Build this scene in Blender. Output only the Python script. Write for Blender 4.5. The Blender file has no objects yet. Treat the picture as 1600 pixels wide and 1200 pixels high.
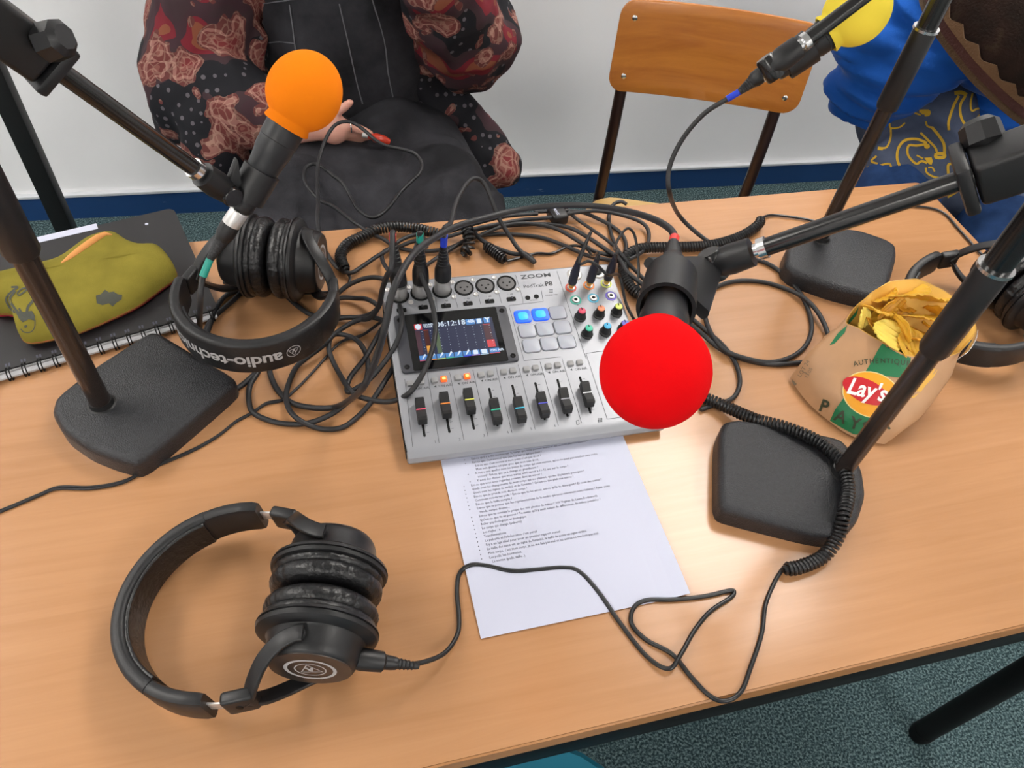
import bpy, bmesh, math, random
from mathutils import Vector, Matrix, Quaternion, noise
from mathutils.bvhtree import BVHTree
random.seed(7)
SC = bpy.context.scene
COL = SC.collection
PI = math.pi
T = 0.74                                   # height of the table top above the floor
# ------------------------------------------------------------------ camera
F = 1182.42
CAM = Vector((0, 0, T + 0.68652))
RM = Matrix(((0.9680, 0.1275, -0.2163), (-0.2361, 0.7560, -0.6105), (0.0857, 0.6420, 0.7619)))
q_ = RM.to_quaternion(); q_.normalize(); RM = q_.to_matrix()
cam = bpy.data.objects.new('camera', bpy.data.cameras.new('camera'))
COL.objects.link(cam)
cam.matrix_world = Matrix.Translation(CAM) @ RM.to_4x4()
cam.data.sensor_width = 36
cam.data.lens = F / 1600 * 36
cam.data.clip_start = 0.02
SC.camera = cam
# ------------------------------------------------------------------ world, exposure
w = bpy.data.worlds.new('world'); SC.world = w; w.use_nodes = True
w.node_tree.nodes['Background'].inputs[0].default_value = (0.75, 0.8, 0.9, 1)
w.node_tree.nodes['Background'].inputs[1].default_value = 0.3
vs = SC.view_settings
vs.view_transform = 'Standard'; vs.look = 'None'; vs.gamma = 1; vs.use_curve_mapping = False
vs.exposure = 0.38
LAMP_POWER = 12.5
LAMPS = [(1.27, 1.36, 0.0), (-1.75, 1.15, 0.0), (1.4, -1.5, 0.0), (-1.5, -1.5, 0.0)]
CEIL = 2.62

# ------------------------------------------------------------------ placing helpers
def ray(px, py):
    return RM @ Vector(((px - 800) / F, -(py - 600) / F, -1.0))
def U(px, py, z=0.0):
    """point of the room at height z above the table top"""
    d = ray(px, py); t = (T + z - CAM.z) / d.z
    return CAM + d * t
def D(px, py, dist):
    return CAM + ray(px, py) * dist
def PY(px, py, y):
    d = ray(px, py); return CAM + d * (y / d.y)
def V(x, y, z):
    return Vector((x, y, T + z))

# ------------------------------------------------------------------ objects
def link(o):
    COL.objects.link(o); return o
def tag(o, label=None, cat=None, group=None, kind=None):
    if label: o['label'] = label
    if cat: o['category'] = cat
    if group: o['group'] = group
    if kind: o['kind'] = kind
    return o
def thing(name, label, cat, loc=(0, 0, 0), rot=None, group=None):
    o = link(bpy.data.objects.new(name, None)); o.location = loc
    o.empty_display_size = 0.05
    if rot is not None: o.rotation_euler = rot
    return tag(o, label, cat, group)
def root_mat(o):
    while o.parent: o = o.parent
    return Matrix.LocRotScale(o.location, o.rotation_euler, o.scale)
def obj(name, bm, mat, parent=None, local=False, smooth=True, kind=None, angle=40):
    """one mesh object; the bmesh is in room coordinates unless local"""
    if parent is not None and not local:
        bm.transform(root_mat(parent).inverted())
    me = bpy.data.meshes.new(name)
    bmesh.ops.recalc_face_normals(bm, faces=bm.faces) if len(bm.faces) < 300000 else None
    bm.to_mesh(me); bm.free()
    me.materials.append(mat)
    if smooth:
        me.shade_smooth()
        try: me.set_sharp_from_angle(angle=math.radians(angle))
        except Exception: pass
    o = link(bpy.data.objects.new(name, me))
    if parent is not None: o.parent = parent
    if kind: o['kind'] = kind
    return o
def top(name, bm, mat, label, cat, group=None, **k):
    """a thing that is a single mesh: origin moved to its base"""
    xs = [v.co for v in bm.verts]
    c = Vector((sum(v.x for v in xs) / len(xs), sum(v.y for v in xs) / len(xs), min(v.z for v in xs)))
    bm.transform(Matrix.Translation(-c))
    o = obj(name, bm, mat, None, **k); o.location = c
    return tag(o, label, cat, group)
def children(o):
    return [c for c in bpy.data.objects if c.parent == o]
def copy_tree(o, parent=None):
    c = link(o.copy()); c.parent = parent
    for ch in children(o): copy_tree(ch, c)
    return c

# ------------------------------------------------------------------ mesh helpers
def B(): return bmesh.new()
def ortho(d):
    d = d.normalized(); a = Vector((0, 0, 1)) if abs(d.z) < 0.9 else Vector((1, 0, 0))
    u = d.cross(a).normalized(); return u, d.cross(u).normalized()
def catmull(pts, n=6, closed=False):
    pts = [Vector(p) for p in pts]; out = []; m = len(pts)
    rng = range(m) if closed else range(m - 1)
    for i in rng:
        if closed: p0, p1, p2, p3 = pts[i - 1], pts[i], pts[(i + 1) % m], pts[(i + 2) % m]
        else:
            p1, p2 = pts[i], pts[i + 1]
            p0 = pts[i - 1] if i else p1 * 2 - p2
            p3 = pts[i + 2] if i + 2 < m else p2 * 2 - p1
        for k in range(n):
            t = k / n
            out.append(0.5 * ((2 * p1) + (p2 - p0) * t + (2 * p0 - 5 * p1 + 4 * p2 - p3) * t * t + (3 * p1 - p0 - 3 * p2 + p3) * t ** 3))
    if not closed: out.append(pts[-1])
    return out
def rings(bm, rr, cap=True, closed=False):
    vr = [[bm.verts.new(p) for p in r] for r in rr]
    n = len(vr[0])
    m = len(vr)
    for i in range(m if closed else m - 1):
        a, b = vr[i], vr[(i + 1) % m]
        for k in range(n):
            try: bm.faces.new((a[k], a[(k + 1) % n], b[(k + 1) % n], b[k]))
            except ValueError: pass
    if cap and not closed:
        for r in (vr[0], vr[-1]):
            try: bm.faces.new(r)
            except ValueError: pass
    return vr
def tube(bm, pts, r, seg=10, cap=True, closed=False):
    pts = [Vector(p) for p in pts]; n = len(pts)
    rad = r if isinstance(r, (list, tuple)) else [r] * n
    tan = []
    for i in range(n):
        a = pts[i - 1] if (i or closed) else pts[i]; b = pts[(i + 1) % n] if (i < n - 1 or closed) else pts[i]
        t = b - a
        tan.append(t.normalized() if t.length > 1e-9 else Vector((0, 0, 1)))
    u, _ = ortho(tan[0]); rr = []
    for i in range(n):
        u = (u - tan[i] * u.dot(tan[i]))
        u = u.normalized() if u.length > 1e-6 else ortho(tan[i])[0]
        v = tan[i].cross(u)
        rr.append([pts[i] + (u * math.cos(a) + v * math.sin(a)) * rad[i] for a in [2 * PI * k / seg for k in range(seg)]])
    rings(bm, rr, cap, closed)
def lathe(bm, o, d, prof, seg=32, cap=True):
    """prof: list of (distance along d, radius)"""
    o = Vector(o); d = Vector(d).normalized(); u, v = ortho(d)
    rings(bm, [[o + d * s + (u * math.cos(a) + v * math.sin(a)) * max(r, 1e-5) for a in [2 * PI * k / seg for k in range(seg)]] for s, r in prof], cap)
def ball(bm, c, r, seg=16, sc=(1, 1, 1), rot=None):
    m = Matrix.Translation(Vector(c)) @ (rot.to_4x4() if rot else Matrix.Identity(4)) @ Matrix.Diagonal((r * sc[0], r * sc[1], r * sc[2], 1))
    bmesh.ops.create_uvsphere(bm, u_segments=seg, v_segments=max(6, seg // 2 + 2), radius=1, matrix=m)
def box(bm, c, s, mat=None, bev=0.0, bseg=2):
    m = (mat or Matrix.Identity(4)) @ Matrix.Translation(Vector(c)) @ Matrix.Diagonal((s[0], s[1], s[2], 1))
    r = bmesh.ops.create_cube(bm, size=1, matrix=m)
    if bev > 0:
        es = set()
        for v in r['verts']: es.update(v.link_edges)
        bmesh.ops.bevel(bm, geom=list(es), offset=bev, segments=bseg, affect='EDGES', profile=0.5)
def strap(bm, pts, up, w, t, k=3, closed=False):
    """flat band: width w along up, thickness t"""
    pts = [Vector(p) for p in pts]; n = len(pts); rr = []
    W = w if isinstance(w, (list, tuple)) else [w] * n
    TT = t if isinstance(t, (list, tuple)) else [t] * n
    for i in range(n):
        a = pts[max(i - 1, 0)]; b = pts[min(i + 1, n - 1)]
        if closed: a = pts[i - 1]; b = pts[(i + 1) % n]
        tg = (b - a).normalized(); upv = Vector(up[i] if isinstance(up, list) else up)
        s = tg.cross(upv).normalized(); uu = s.cross(tg).normalized()
        hw, ht = W[i] / 2, TT[i] / 2; c = min(hw, ht) * 0.7; ring = []
        for (sx, sy, a0) in ((1, 1, 0), (-1, 1, 1), (-1, -1, 2), (1, -1, 3)):
            for j in range(k):
                an = (a0 + j / (k - 1)) * PI / 2
                ring.append(pts[i] + s * (sx * (ht - c) + math.cos(an) * c) + uu * (sy * (hw - c) + math.sin(an) * c))
        rr.append(ring)
    rings(bm, rr, True, closed)
def prism(bm, poly, z0, z1, mat=None, bev=0, bseg=3, inset=0):
    """poly: list of (x,y); extruded z0..z1"""
    m = mat or Matrix.Identity(4)
    c = Vector((sum(p[0] for p in poly) / len(poly), sum(p[1] for p in poly) / len(poly), 0))
    def P(p, z, k=0):
        v = Vector((p[0], p[1], 0)); dd = (v - c); L = dd.length
        v = c + dd * ((L - k) / L if L else 1); v.z = z; return m @ v
    rr = [[P(p, z0) for p in poly]]
    if bev:
        for i in range(bseg + 1):
            a = i / bseg * PI / 2
            rr.append([P(p, z1 - bev + math.sin(a) * bev, (1 - math.cos(a)) * bev + 0 * inset) for p in poly])
    else: rr.append([P(p, z1, inset) for p in poly])
    rings(bm, rr)
def rrect(w, h, r, n=5, cx=0, cy=0):
    out = []
    for sx, sy, a0 in ((1, 1, 0), (-1, 1, 1), (-1, -1, 2), (1, -1, 3)):
        for j in range(n):
            a = (a0 + j / (n - 1)) * PI / 2
            out.append((cx + sx * (w / 2 - r) + math.cos(a) * r, cy + sy * (h / 2 - r) + math.sin(a) * r))
    return out
def capsule(bm, p, q, r0, r1, seg=18):
    p = Vector(p); q = Vector(q)
    ball(bm, p, r0, seg); ball(bm, q, r1, seg)
    lathe(bm, p, q - p, [(0, r0), ((q - p).length, r1)], seg)
def chain(bm, pts, rad, seg=18):
    for i in range(len(pts) - 1): capsule(bm, pts[i], pts[i + 1], rad[i], rad[i + 1], seg)
def remeshed(bm, voxel, smooth=6, disp=None):
    me = bpy.data.meshes.new('tmp'); bm.to_mesh(me); bm.free()
    o = link(bpy.data.objects.new('tmp', me))
    r = o.modifiers.new('r', 'REMESH'); r.mode = 'VOXEL'; r.voxel_size = voxel
    s = o.modifiers.new('s', 'SMOOTH'); s.iterations = smooth; s.factor = 0.5
    dg = bpy.context.evaluated_depsgraph_get()
    m2 = bpy.data.meshes.new_from_object(o.evaluated_get(dg))
    bpy.data.objects.remove(o); bpy.data.meshes.remove(me)
    b = B(); b.from_mesh(m2); bpy.data.meshes.remove(m2)
    if disp:
        b.normal_update()
        for v in b.verts: v.co += v.normal * disp(v.co)
    return b
def folds(amp, sc, seed=0.0):
    off = Vector((seed, seed * 2.3, -seed))
    def f(p):
        q = Vector((p.x * sc[0], p.y * sc[1], p.z * sc[2])) + off
        return amp * (0.7 * (1 - 2 * abs(noise.noise(q))) + 0.5 * noise.noise(q * 2.3))
    return f
def text_bm(s, size, res=2, bold=0.0, shear=0.0, align='LEFT', space=1.0):
    c = bpy.data.curves.new('t', 'FONT'); c.body = s; c.size = size; c.resolution_u = res
    c.offset = bold; c.shear = shear; c.align_x = align; c.space_character = space
    o = bpy.data.objects.new('t', c); COL.objects.link(o)
    dg = bpy.context.evaluated_depsgraph_get()
    me = bpy.data.meshes.new_from_object(o.evaluated_get(dg))
    bpy.data.objects.remove(o); bpy.data.curves.remove(c)
    b = B(); b.from_mesh(me); bpy.data.meshes.remove(me); return b
def merge(dst, src, fn=None):
    mp = {}
    for v in src.verts: mp[v] = dst.verts.new(fn(v.co) if fn else v.co)
    for f in src.faces:
        try: dst.faces.new([mp[v] for v in f.verts])
        except ValueError: pass
    src.free()
def poly2d(pts):
    b = B(); vs_ = [b.verts.new((p[0], p[1], 0)) for p in pts]
    f = b.faces.new(vs_); bmesh.ops.triangulate(b, faces=[f]); return b
def stroke2d(pts, w, n=5):
    """a ribbon of width w along pts in 2D"""
    pp = catmull([(p[0], p[1], 0) for p in pts], n); b = B(); prev = None
    for i, p in enumerate(pp):
        a = pp[max(i - 1, 0)]; c = pp[min(i + 1, len(pp) - 1)]; t = (c - a).normalized(); s = Vector((-t.y, t.x, 0)) * w / 2
        cur = (b.verts.new(p + s), b.verts.new(p - s))
        if prev: b.faces.new((prev[0], prev[1], cur[1], cur[0]))
        prev = cur
    return b
def print_on(src, bvh, off=0.0005, maxlen=7.0):
    """lay a flat print, drawn as seen from the seat of the viewer, on the real surface"""
    bmesh.ops.triangulate(src, faces=src.faces[:])
    for _ in range(4):
        es = [e for e in src.edges if (e.verts[0].co - e.verts[1].co).length > maxlen]
        if not es: break
        bmesh.ops.subdivide_edges(src, edges=es, cuts=1)
        bmesh.ops.triangulate(src, faces=[f for f in src.faces if len(f.verts) > 3])
    dead = []
    for v in src.verts:
        d = ray(v.co.x, v.co.y).normalized()
        h, n, i, ds = bvh.ray_cast(CAM, d)
        if h is None: dead.append(v)
        else:
            if n.dot(d) > 0: n = -n
            v.co = h + n * off
    bmesh.ops.delete(src, geom=dead, context='VERTS')
    return src

def shell(b, th):
    """give an open sheet a real thickness"""
    bmesh.ops.recalc_face_normals(b, faces=b.faces[:]); b.normal_update()
    fs = b.faces[:]; bd = [e for e in b.edges if len(e.link_faces) == 1]; mp = {v: b.verts.new(v.co - v.normal * th) for v in b.verts[:]}
    for f in fs: b.faces.new([mp[v] for v in reversed(f.verts)])
    for e in bd:
        v0, v1 = e.verts
        b.faces.new((v0, v1, mp[v1], mp[v0]))
# ------------------------------------------------------------------ materials
def s2l(c):
    return tuple(((x / 255) / 12.92 if x / 255 <= 0.04045 else ((x / 255 + 0.055) / 1.055) ** 2.4) for x in c)
def mat(name, rgb, rough=0.5, metal=0.0, bump=0.0, bscale=200.0, spec=0.5, emit=None, estr=0.0, sheen=0.0, coat=0.0, vary=0.0, vscale=20.0, stretch=(1, 1, 1), sss=0.0, alpha=1.0):
    m = bpy.data.materials.new(name); m.use_nodes = True; nt = m.node_tree
    b = nt.nodes['Principled BSDF']; c = (*s2l(rgb), 1)
    b.inputs['Base Color'].default_value = c
    b.inputs['Roughness'].default_value = rough; b.inputs['Metallic'].default_value = metal
    b.inputs['Specular IOR Level'].default_value = spec
    if sheen: b.inputs['Sheen Weight'].default_value = sheen; b.inputs['Sheen Roughness'].default_value = 0.4
    if coat: b.inputs['Coat Weight'].default_value = coat; b.inputs['Coat Roughness'].default_value = 0.1
    if sss: b.inputs['Subsurface Weight'].default_value = sss; b.inputs['Subsurface Scale'].default_value = 0.01
    if emit: b.inputs['Emission Color'].default_value = (*s2l(emit), 1); b.inputs['Emission Strength'].default_value = estr
    if bump or vary:
        tc = nt.nodes.new('ShaderNodeTexCoord'); mp = nt.nodes.new('ShaderNodeMapping'); mp.inputs['Scale'].default_value = stretch
        nt.links.new(tc.outputs['Object'], mp.inputs[0])
    if bump:
        n = nt.nodes.new('ShaderNodeTexNoise'); n.inputs['Scale'].default_value = bscale; n.inputs['Detail'].default_value = 3
        nt.links.new(mp.outputs[0], n.inputs['Vector'])
        bp = nt.nodes.new('ShaderNodeBump'); bp.inputs['Strength'].default_value = bump; bp.inputs['Distance'].default_value = 0.002
        nt.links.new(n.outputs[0], bp.inputs['Height']); nt.links.new(bp.outputs[0], b.inputs['Normal'])
    if vary:
        n = nt.nodes.new('ShaderNodeTexNoise'); n.inputs['Scale'].default_value = vscale; n.inputs['Detail'].default_value = 5
        nt.links.new(mp.outputs[0], n.inputs['Vector'])
        r = nt.nodes.new('ShaderNodeValToRGB'); r.color_ramp.elements[0].position = 0.3; r.color_ramp.elements[1].position = 0.7
        r.color_ramp.elements[0].color = (*[x * (1 - vary) for x in c[:3]], 1)
        r.color_ramp.elements[1].color = (*[min(1, x * (1 + vary)) for x in c[:3]], 1)
        nt.links.new(n.outputs[0], r.inputs[0]); nt.links.new(r.outputs[0], b.inputs['Base Color'])
    return m
def nodes(m): return m.node_tree.nodes, m.node_tree.links, m.node_tree.nodes['Principled BSDF']
def wood(name, c1, c2, scale=(2, 30, 30), rough=0.35, coat=0.3):
    m = mat(name, c1, rough, coat=coat); N, L, b = nodes(m)
    tc = N.new('ShaderNodeTexCoord'); mp = N.new('ShaderNodeMapping'); mp.inputs['Scale'].default_value = scale
    L.new(tc.outputs['Object'], mp.inputs[0])
    n = N.new('ShaderNodeTexNoise'); n.inputs['Scale'].default_value = 1.6; n.inputs['Detail'].default_value = 8; n.inputs['Roughness'].default_value = 0.65; n.inputs['Distortion'].default_value = 0.6
    L.new(mp.outputs[0], n.inputs['Vector'])
    r = N.new('ShaderNodeValToRGB'); r.color_ramp.elements[0].position = 0.3; r.color_ramp.elements[1].position = 0.72
    r.color_ramp.elements[0].color = (*s2l(c1), 1); r.color_ramp.elements[1].color = (*s2l(c2), 1)
    L.new(n.outputs[0], r.inputs[0]); L.new(r.outputs[0], b.inputs['Base Color'])
    return m
M = {}
M['laminate'] = wood('beech_laminate', (180, 131, 90), (191, 142, 101), (2.5, 46, 46), 0.2, 0.0)
M['edge'] = wood('beech_edge', (156, 106, 60), (176, 122, 72), (3, 60, 60), 0.45, 0.0)
M['ply'] = wood('orange_ply', (162, 94, 28), (192, 122, 46), (3, 12, 26), 0.38, 0.2)
M['ply_light'] = wood('light_ply', (205, 165, 100), (222, 184, 120), (3, 20, 20), 0.4, 0.2)
M['tubebrown'] = mat('brown_tube', (58, 40, 36), 0.3, 0.5)
M['blackmetal'] = mat('black_metal', (22, 22, 23), 0.42, 0.0, spec=0.5)
M['blackgloss'] = mat('gloss_black', (24, 23, 24), 0.22, 0.0, spec=0.6)
M['post'] = mat('post_black', (12, 12, 13), 0.5)
M['castiron'] = mat('cast_base', (33, 34, 38), 0.36, bump=0.5, bscale=700, vary=0.3, vscale=260)
M['plastic'] = mat('black_plastic', (23, 23, 25), 0.42, bump=0.06, bscale=1500)
M['micbody'] = mat('mic_body', (30, 31, 34), 0.38, bump=0.1, bscale=2500)
M['rubber'] = mat('rubber_cable', (33, 33, 36), 0.5)
M['coil'] = mat('coil_cable', (22, 22, 24), 0.35)
M['leather'] = mat('pleather', (19, 19, 21), 0.34, bump=0.6, bscale=190)
M['band'] = mat('band_pad', (25, 25, 27), 0.48, bump=0.15, bscale=300)
M['chrome'] = mat('chrome', (215, 215, 215), 0.22, 1.0)
M['nickel'] = mat('nickel', (214, 212, 210), 0.38, 0.75)
M['gold'] = mat('gold', (230, 190, 110), 0.25, 1.0)
M['silverprint'] = mat('silver_print', (176, 176, 178), 0.5)
M['logoface'] = mat('logo_face', (74, 66, 62), 0.35, 0.5)
M['paper'] = mat('paper', (198, 201, 220), 0.8)
M['ink'] = mat('ink', (80, 81, 94), 0.8)
M['alu'] = mat('mixer_body', (153, 155, 161), 0.42, 0.35, bump=0.05, bscale=1500)
M['aluside'] = mat('mixer_side', (128, 130, 134), 0.4, 0.5)
M['mixline'] = mat('mixer_line', (70, 72, 76), 0.6)
M['screenframe'] = mat('screen_frame', (62, 63, 70), 0.5)
M['glass'] = mat('screen_glass', (6, 6, 9), 0.12, spec=0.6)
M['xlrhole'] = mat('socket_face', (96, 94, 95), 0.5)
M['black'] = mat('black', (7, 7, 8), 0.6, spec=0.25)
M['pad'] = mat('silicone_pad', (166, 170, 182), 0.35, sss=0.1)
M['padlit'] = mat('lit_pad', (30, 90, 230), 0.4, emit=(20, 80, 255), estr=0.75)
M['padcore'] = mat('lit_pad_core', (40, 150, 235), 0.4, emit=(30, 150, 255), estr=0.8)
M['btn'] = mat('button_grey', (140, 140, 141), 0.45)
M['btnlit'] = mat('button_lit', (220, 90, 30), 0.4, emit=(255, 90, 25), estr=0.8)
M['btncore'] = mat('button_core', (255, 200, 110), 0.4, emit=(255, 190, 90), estr=1.0)
M['floor'] = None
M['wall'] = mat('wall_paint', (246, 246, 248), 0.85, bump=0.12, bscale=60, vary=0.03, vscale=3)
M['ceil'] = mat('ceiling_paint', (225, 225, 222), 0.9)
M['walltrim'] = mat('white_trim', (200, 203, 208), 0.6)
M['skin'] = mat('skin', (226, 168, 150), 0.5, sss=0.15)
M['red_lighter'] = mat('red_plastic', (196, 60, 40), 0.3)
M['teal'] = mat('teal_plastic', (8, 112, 138), 0.4)
M['screenbg'] = mat('screen_bg', (10, 14, 30), 0.3, emit=(40, 46, 78), estr=0.5)

m = mat('baseboard_blue', (30, 66, 112), 0.45); N, L, b = nodes(m)
tc = N.new('ShaderNodeTexCoord'); mp = N.new('ShaderNodeMapping'); mp.inputs['Scale'].default_value = (1, 6, 7)
L.new(tc.outputs['Object'], mp.inputs[0])
n = N.new('ShaderNodeTexNoise'); n.inputs['Scale'].default_value = 9; n.inputs['Detail'].default_value = 6; L.new(mp.outputs[0], n.inputs['Vector'])
r = N.new('ShaderNodeValToRGB'); r.color_ramp.elements[0].position = 0.69; r.color_ramp.elements[1].position = 0.72
r.color_ramp.elements[0].color = (*s2l((24, 62, 112)), 1); r.color_ramp.elements[1].color = (*s2l((150, 165, 180)), 1)
L.new(n.outputs[0], r.inputs[0]); L.new(r.outputs[0], b.inputs['Base Color']); M['blue'] = m

m = mat('carpet', (80, 110, 114), 0.95, spec=0.1); N, L, b = nodes(m)
tc = N.new('ShaderNodeTexCoord')
n = N.new('ShaderNodeTexNoise'); n.inputs['Scale'].default_value = 230; n.inputs['Detail'].default_value = 5; L.new(tc.outputs['Object'], n.inputs['Vector'])
r = N.new('ShaderNodeValToRGB'); e = r.color_ramp.elements
e[0].position = 0.36; e[0].color = (*s2l((34, 50, 54)), 1); e[1].position = 0.62; e[1].color = (*s2l((108, 128, 130)), 1)
k = e.new(0.5); k.color = (*s2l((64, 84, 88)), 1)
n2 = N.new('ShaderNodeTexNoise'); n2.inputs['Scale'].default_value = 420; L.new(tc.outputs['Object'], n2.inputs['Vector'])
mx = N.new('ShaderNodeMath'); mx.operation = 'ADD'; mm = N.new('ShaderNodeMath'); mm.operation = 'MULTIPLY'; mm.inputs[1].default_value = 0.35
ms = N.new('ShaderNodeMath'); ms.operation = 'SUBTRACT'; ms.inputs[1].default_value = 0.175
L.new(n2.outputs[0], mm.inputs[0]); L.new(n.outputs[0], mx.inputs[0]); L.new(mm.outputs[0], mx.inputs[1]); L.new(mx.outputs[0], ms.inputs[0])
L.new(ms.outputs[0], r.inputs[0]); L.new(r.outputs[0], b.inputs['Base Color'])
bp = N.new('ShaderNodeBump'); bp.inputs['Strength'].default_value = 0.8; bp.inputs['Distance'].default_value = 0.004
L.new(ms.outputs[0], bp.inputs['Height']); L.new(bp.outputs[0], b.inputs['Normal']); M['floor'] = m

def denim(name, c, lo=0.75, hi=1.35, sc=9):
    m = mat(name, c, 0.9, spec=0.15, bump=0.35, bscale=700); N, L, b = nodes(m); cl = s2l(c)
    tc = N.new('ShaderNodeTexCoord'); n = N.new('ShaderNodeTexNoise'); n.inputs['Scale'].default_value = sc; n.inputs['Detail'].default_value = 7; n.inputs['Roughness'].default_value = 0.6
    L.new(tc.outputs['Object'], n.inputs['Vector']); r = N.new('ShaderNodeValToRGB')
    r.color_ramp.elements[0].position = 0.35; r.color_ramp.elements[1].position = 0.7
    r.color_ramp.elements[0].color = (*[x * lo for x in cl], 1); r.color_ramp.elements[1].color = (*[x * hi for x in cl], 1)
    L.new(n.outputs[0], r.inputs[0]); L.new(r.outputs[0], b.inputs['Base Color']); return m
M['blackdenim'] = denim('washed_black_denim', (45, 45, 49), 0.5, 2.0, 7)
M['seam'] = mat('denim_seam', (104, 104, 110), 0.9)
M['navydenim'] = denim('navy_denim', (78, 87, 108), 0.75, 1.3, 12)
M['bluejeans'] = denim('blue_jeans', (42, 68, 112), 0.7, 1.4, 16)
M['hoodie'] = mat('blue_fleece', (30, 84, 168), 0.95, spec=0.1, sheen=0.2, bump=0.2, bscale=500, vary=0.12, vscale=10)
M['yellowprint'] = mat('yellow_print', (206, 164, 40), 0.85)
M['foam_orange'] = mat('orange_foam', (243, 130, 20), 0.95, spec=0.1, bump=0.25, bscale=2600)
M['foam_red'] = mat('red_foam', (228, 6, 14), 0.95, spec=0.1, bump=0.25, bscale=2600)
M['foam_yellow'] = mat('yellow_foam', (252, 226, 78), 0.95, spec=0.1, bump=0.25, bscale=2600)

def paisley():
    m = mat('paisley_cloth', (40, 34, 40), 0.8, spec=0.2); N, L, b = nodes(m)
    tc = N.new('ShaderNodeTexCoord')
    def vor(scale, rnd=1.0, dist=0.0, feat='F1'):
        src = tc.outputs['Object']
        if dist:
            nz = N.new('ShaderNodeTexNoise'); nz.inputs['Scale'].default_value = 14; L.new(tc.outputs['Object'], nz.inputs['Vector'])
            mxv = N.new('ShaderNodeMixRGB'); mxv.inputs[0].default_value = dist; L.new(tc.outputs['Object'], mxv.inputs[1]); L.new(nz.outputs['Color'], mxv.inputs[2]); src = mxv.outputs[0]
        v = N.new('ShaderNodeTexVoronoi'); v.inputs['Scale'].default_value = scale; v.inputs['Randomness'].default_value = rnd; v.feature = feat
        L.new(src, v.inputs['Vector']); return v
    def ramp(src, stops, const=True):
        r = N.new('ShaderNodeValToRGB'); r.color_ramp.interpolation = 'CONSTANT' if const else 'LINEAR'
        el = r.color_ramp.elements; el[0].position = stops[0][0]; el[0].color = (*s2l(stops[0][1]), 1); el[1].position = stops[1][0]; el[1].color = (*s2l(stops[1][1]), 1)
        for p, c in stops[2:]:
            k = el.new(p); k.color = (*s2l(c), 1)
        L.new(src, r.inputs[0]); return r
    def mixc(f, a, c):
        x = N.new('ShaderNodeMixRGB'); L.new(f, x.inputs[0]); L.new(a, x.inputs[1]); L.new(c, x.inputs[2]); return x.outputs[0]
    dots = ramp(vor(62, 0.25).outputs['Distance'], [(0.0, (92, 88, 94)), (0.24, (28, 28, 33))])
    n0 = N.new('ShaderNodeTexNoise'); n0.inputs['Scale'].default_value = 7; n0.inputs['Detail'].default_value = 2; L.new(tc.outputs['Object'], n0.inputs['Vector'])
    field = ramp(n0.outputs[0], [(0.0, (0, 0, 0)), (0.49, (255, 255, 255))])
    fieldc = ramp(n0.outputs[0], [(0.0, (60, 44, 48)), (0.53, (62, 42, 48)), (0.58, (112, 34, 44)), (0.62, (124, 72, 52))])
    base = mixc(field.outputs[0], dots.outputs[0], fieldc.outputs[0])
    v = vor(14, 1.0, 0.13)
    big = ramp(v.outputs['Distance'], [(0.0, (110, 36, 42)), (0.13, (128, 84, 76)), (0.22, (96, 48, 46)), (0.32, (150, 112, 102)), (0.38, (80, 46, 44)), (0.46, (0, 0, 0))])
    msk = ramp(v.outputs['Distance'], [(0.0, (255, 255, 255)), (0.46, (0, 0, 0))])
    fine = ramp(vor(80, 1, 0.05, 'DISTANCE_TO_EDGE').outputs['Distance'], [(0.0, (170, 134, 118)), (0.07, (120, 62, 58))])
    bigc = N.new('ShaderNodeMixRGB'); bigc.inputs[0].default_value = 0.35; L.new(big.outputs[0], bigc.inputs[1]); L.new(fine.outputs[0], bigc.inputs[2])
    out = mixc(msk.outputs[0], base, bigc.outputs[0])
    L.new(out, b.inputs['Base Color']); return m
M['paisley'] = paisley()

# ================================================================== THE ROOM
WA = math.radians(-2.38)
WO = Vector((-0.27, 1.934, 0))             # a point of the back wall on the floor
RW = Matrix.Translation(WO) @ Matrix.Rotation(WA, 4, 'Z')
XL, XR, YF = -2.4, 3.4, -4.4               # the room in the wall's own frame (wall at y = 0)
def struct(name, bm, mt, **k):
    o = obj(name, bm, mt, None, smooth=False, **k); o['kind'] = 'structure'; return o
b = B(); box(b, ((XL + XR) / 2, YF / 2, -0.05), (XR - XL + .2, -YF + .2, 0.1), RW); struct('floor', b, M['floor'])
b = B(); box(b, ((XL + XR) / 2, YF / 2, CEIL + 0.05), (XR - XL + .2, -YF + .2, 0.1), RW); struct('ceiling', b, M['ceil'])
b = B(); box(b, ((XL + XR) / 2, 0.05, CEIL / 2), (XR - XL, 0.1, CEIL), RW); struct('wall_back', b, M['wall'])
b = B(); box(b, ((XL + XR) / 2, YF - 0.05, CEIL / 2), (XR - XL, 0.1, CEIL), RW); struct('wall_front', b, M['wall'])
b = B(); box(b, (XL - 0.05, YF / 2, CEIL / 2), (0.1, -YF, CEIL), RW); struct('wall_left', b, M['wall'])
b = B(); box(b, (XR + 0.05, YF / 2, CEIL / 2), (0.1, -YF, CEIL), RW); struct('wall_right', b, M['wall'])
b = B(); box(b, ((XL + XR) / 2, -0.006, 0.036), (XR - XL, 0.012, 0.072), RW); struct('baseboard_back', b, M['blue'])
b = B(); box(b, ((XL + XR) / 2, -0.008, 0.0765), (XR - XL, 0.016, 0.009), RW, 0.002); struct('trim_1', b, M['walltrim'])

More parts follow.
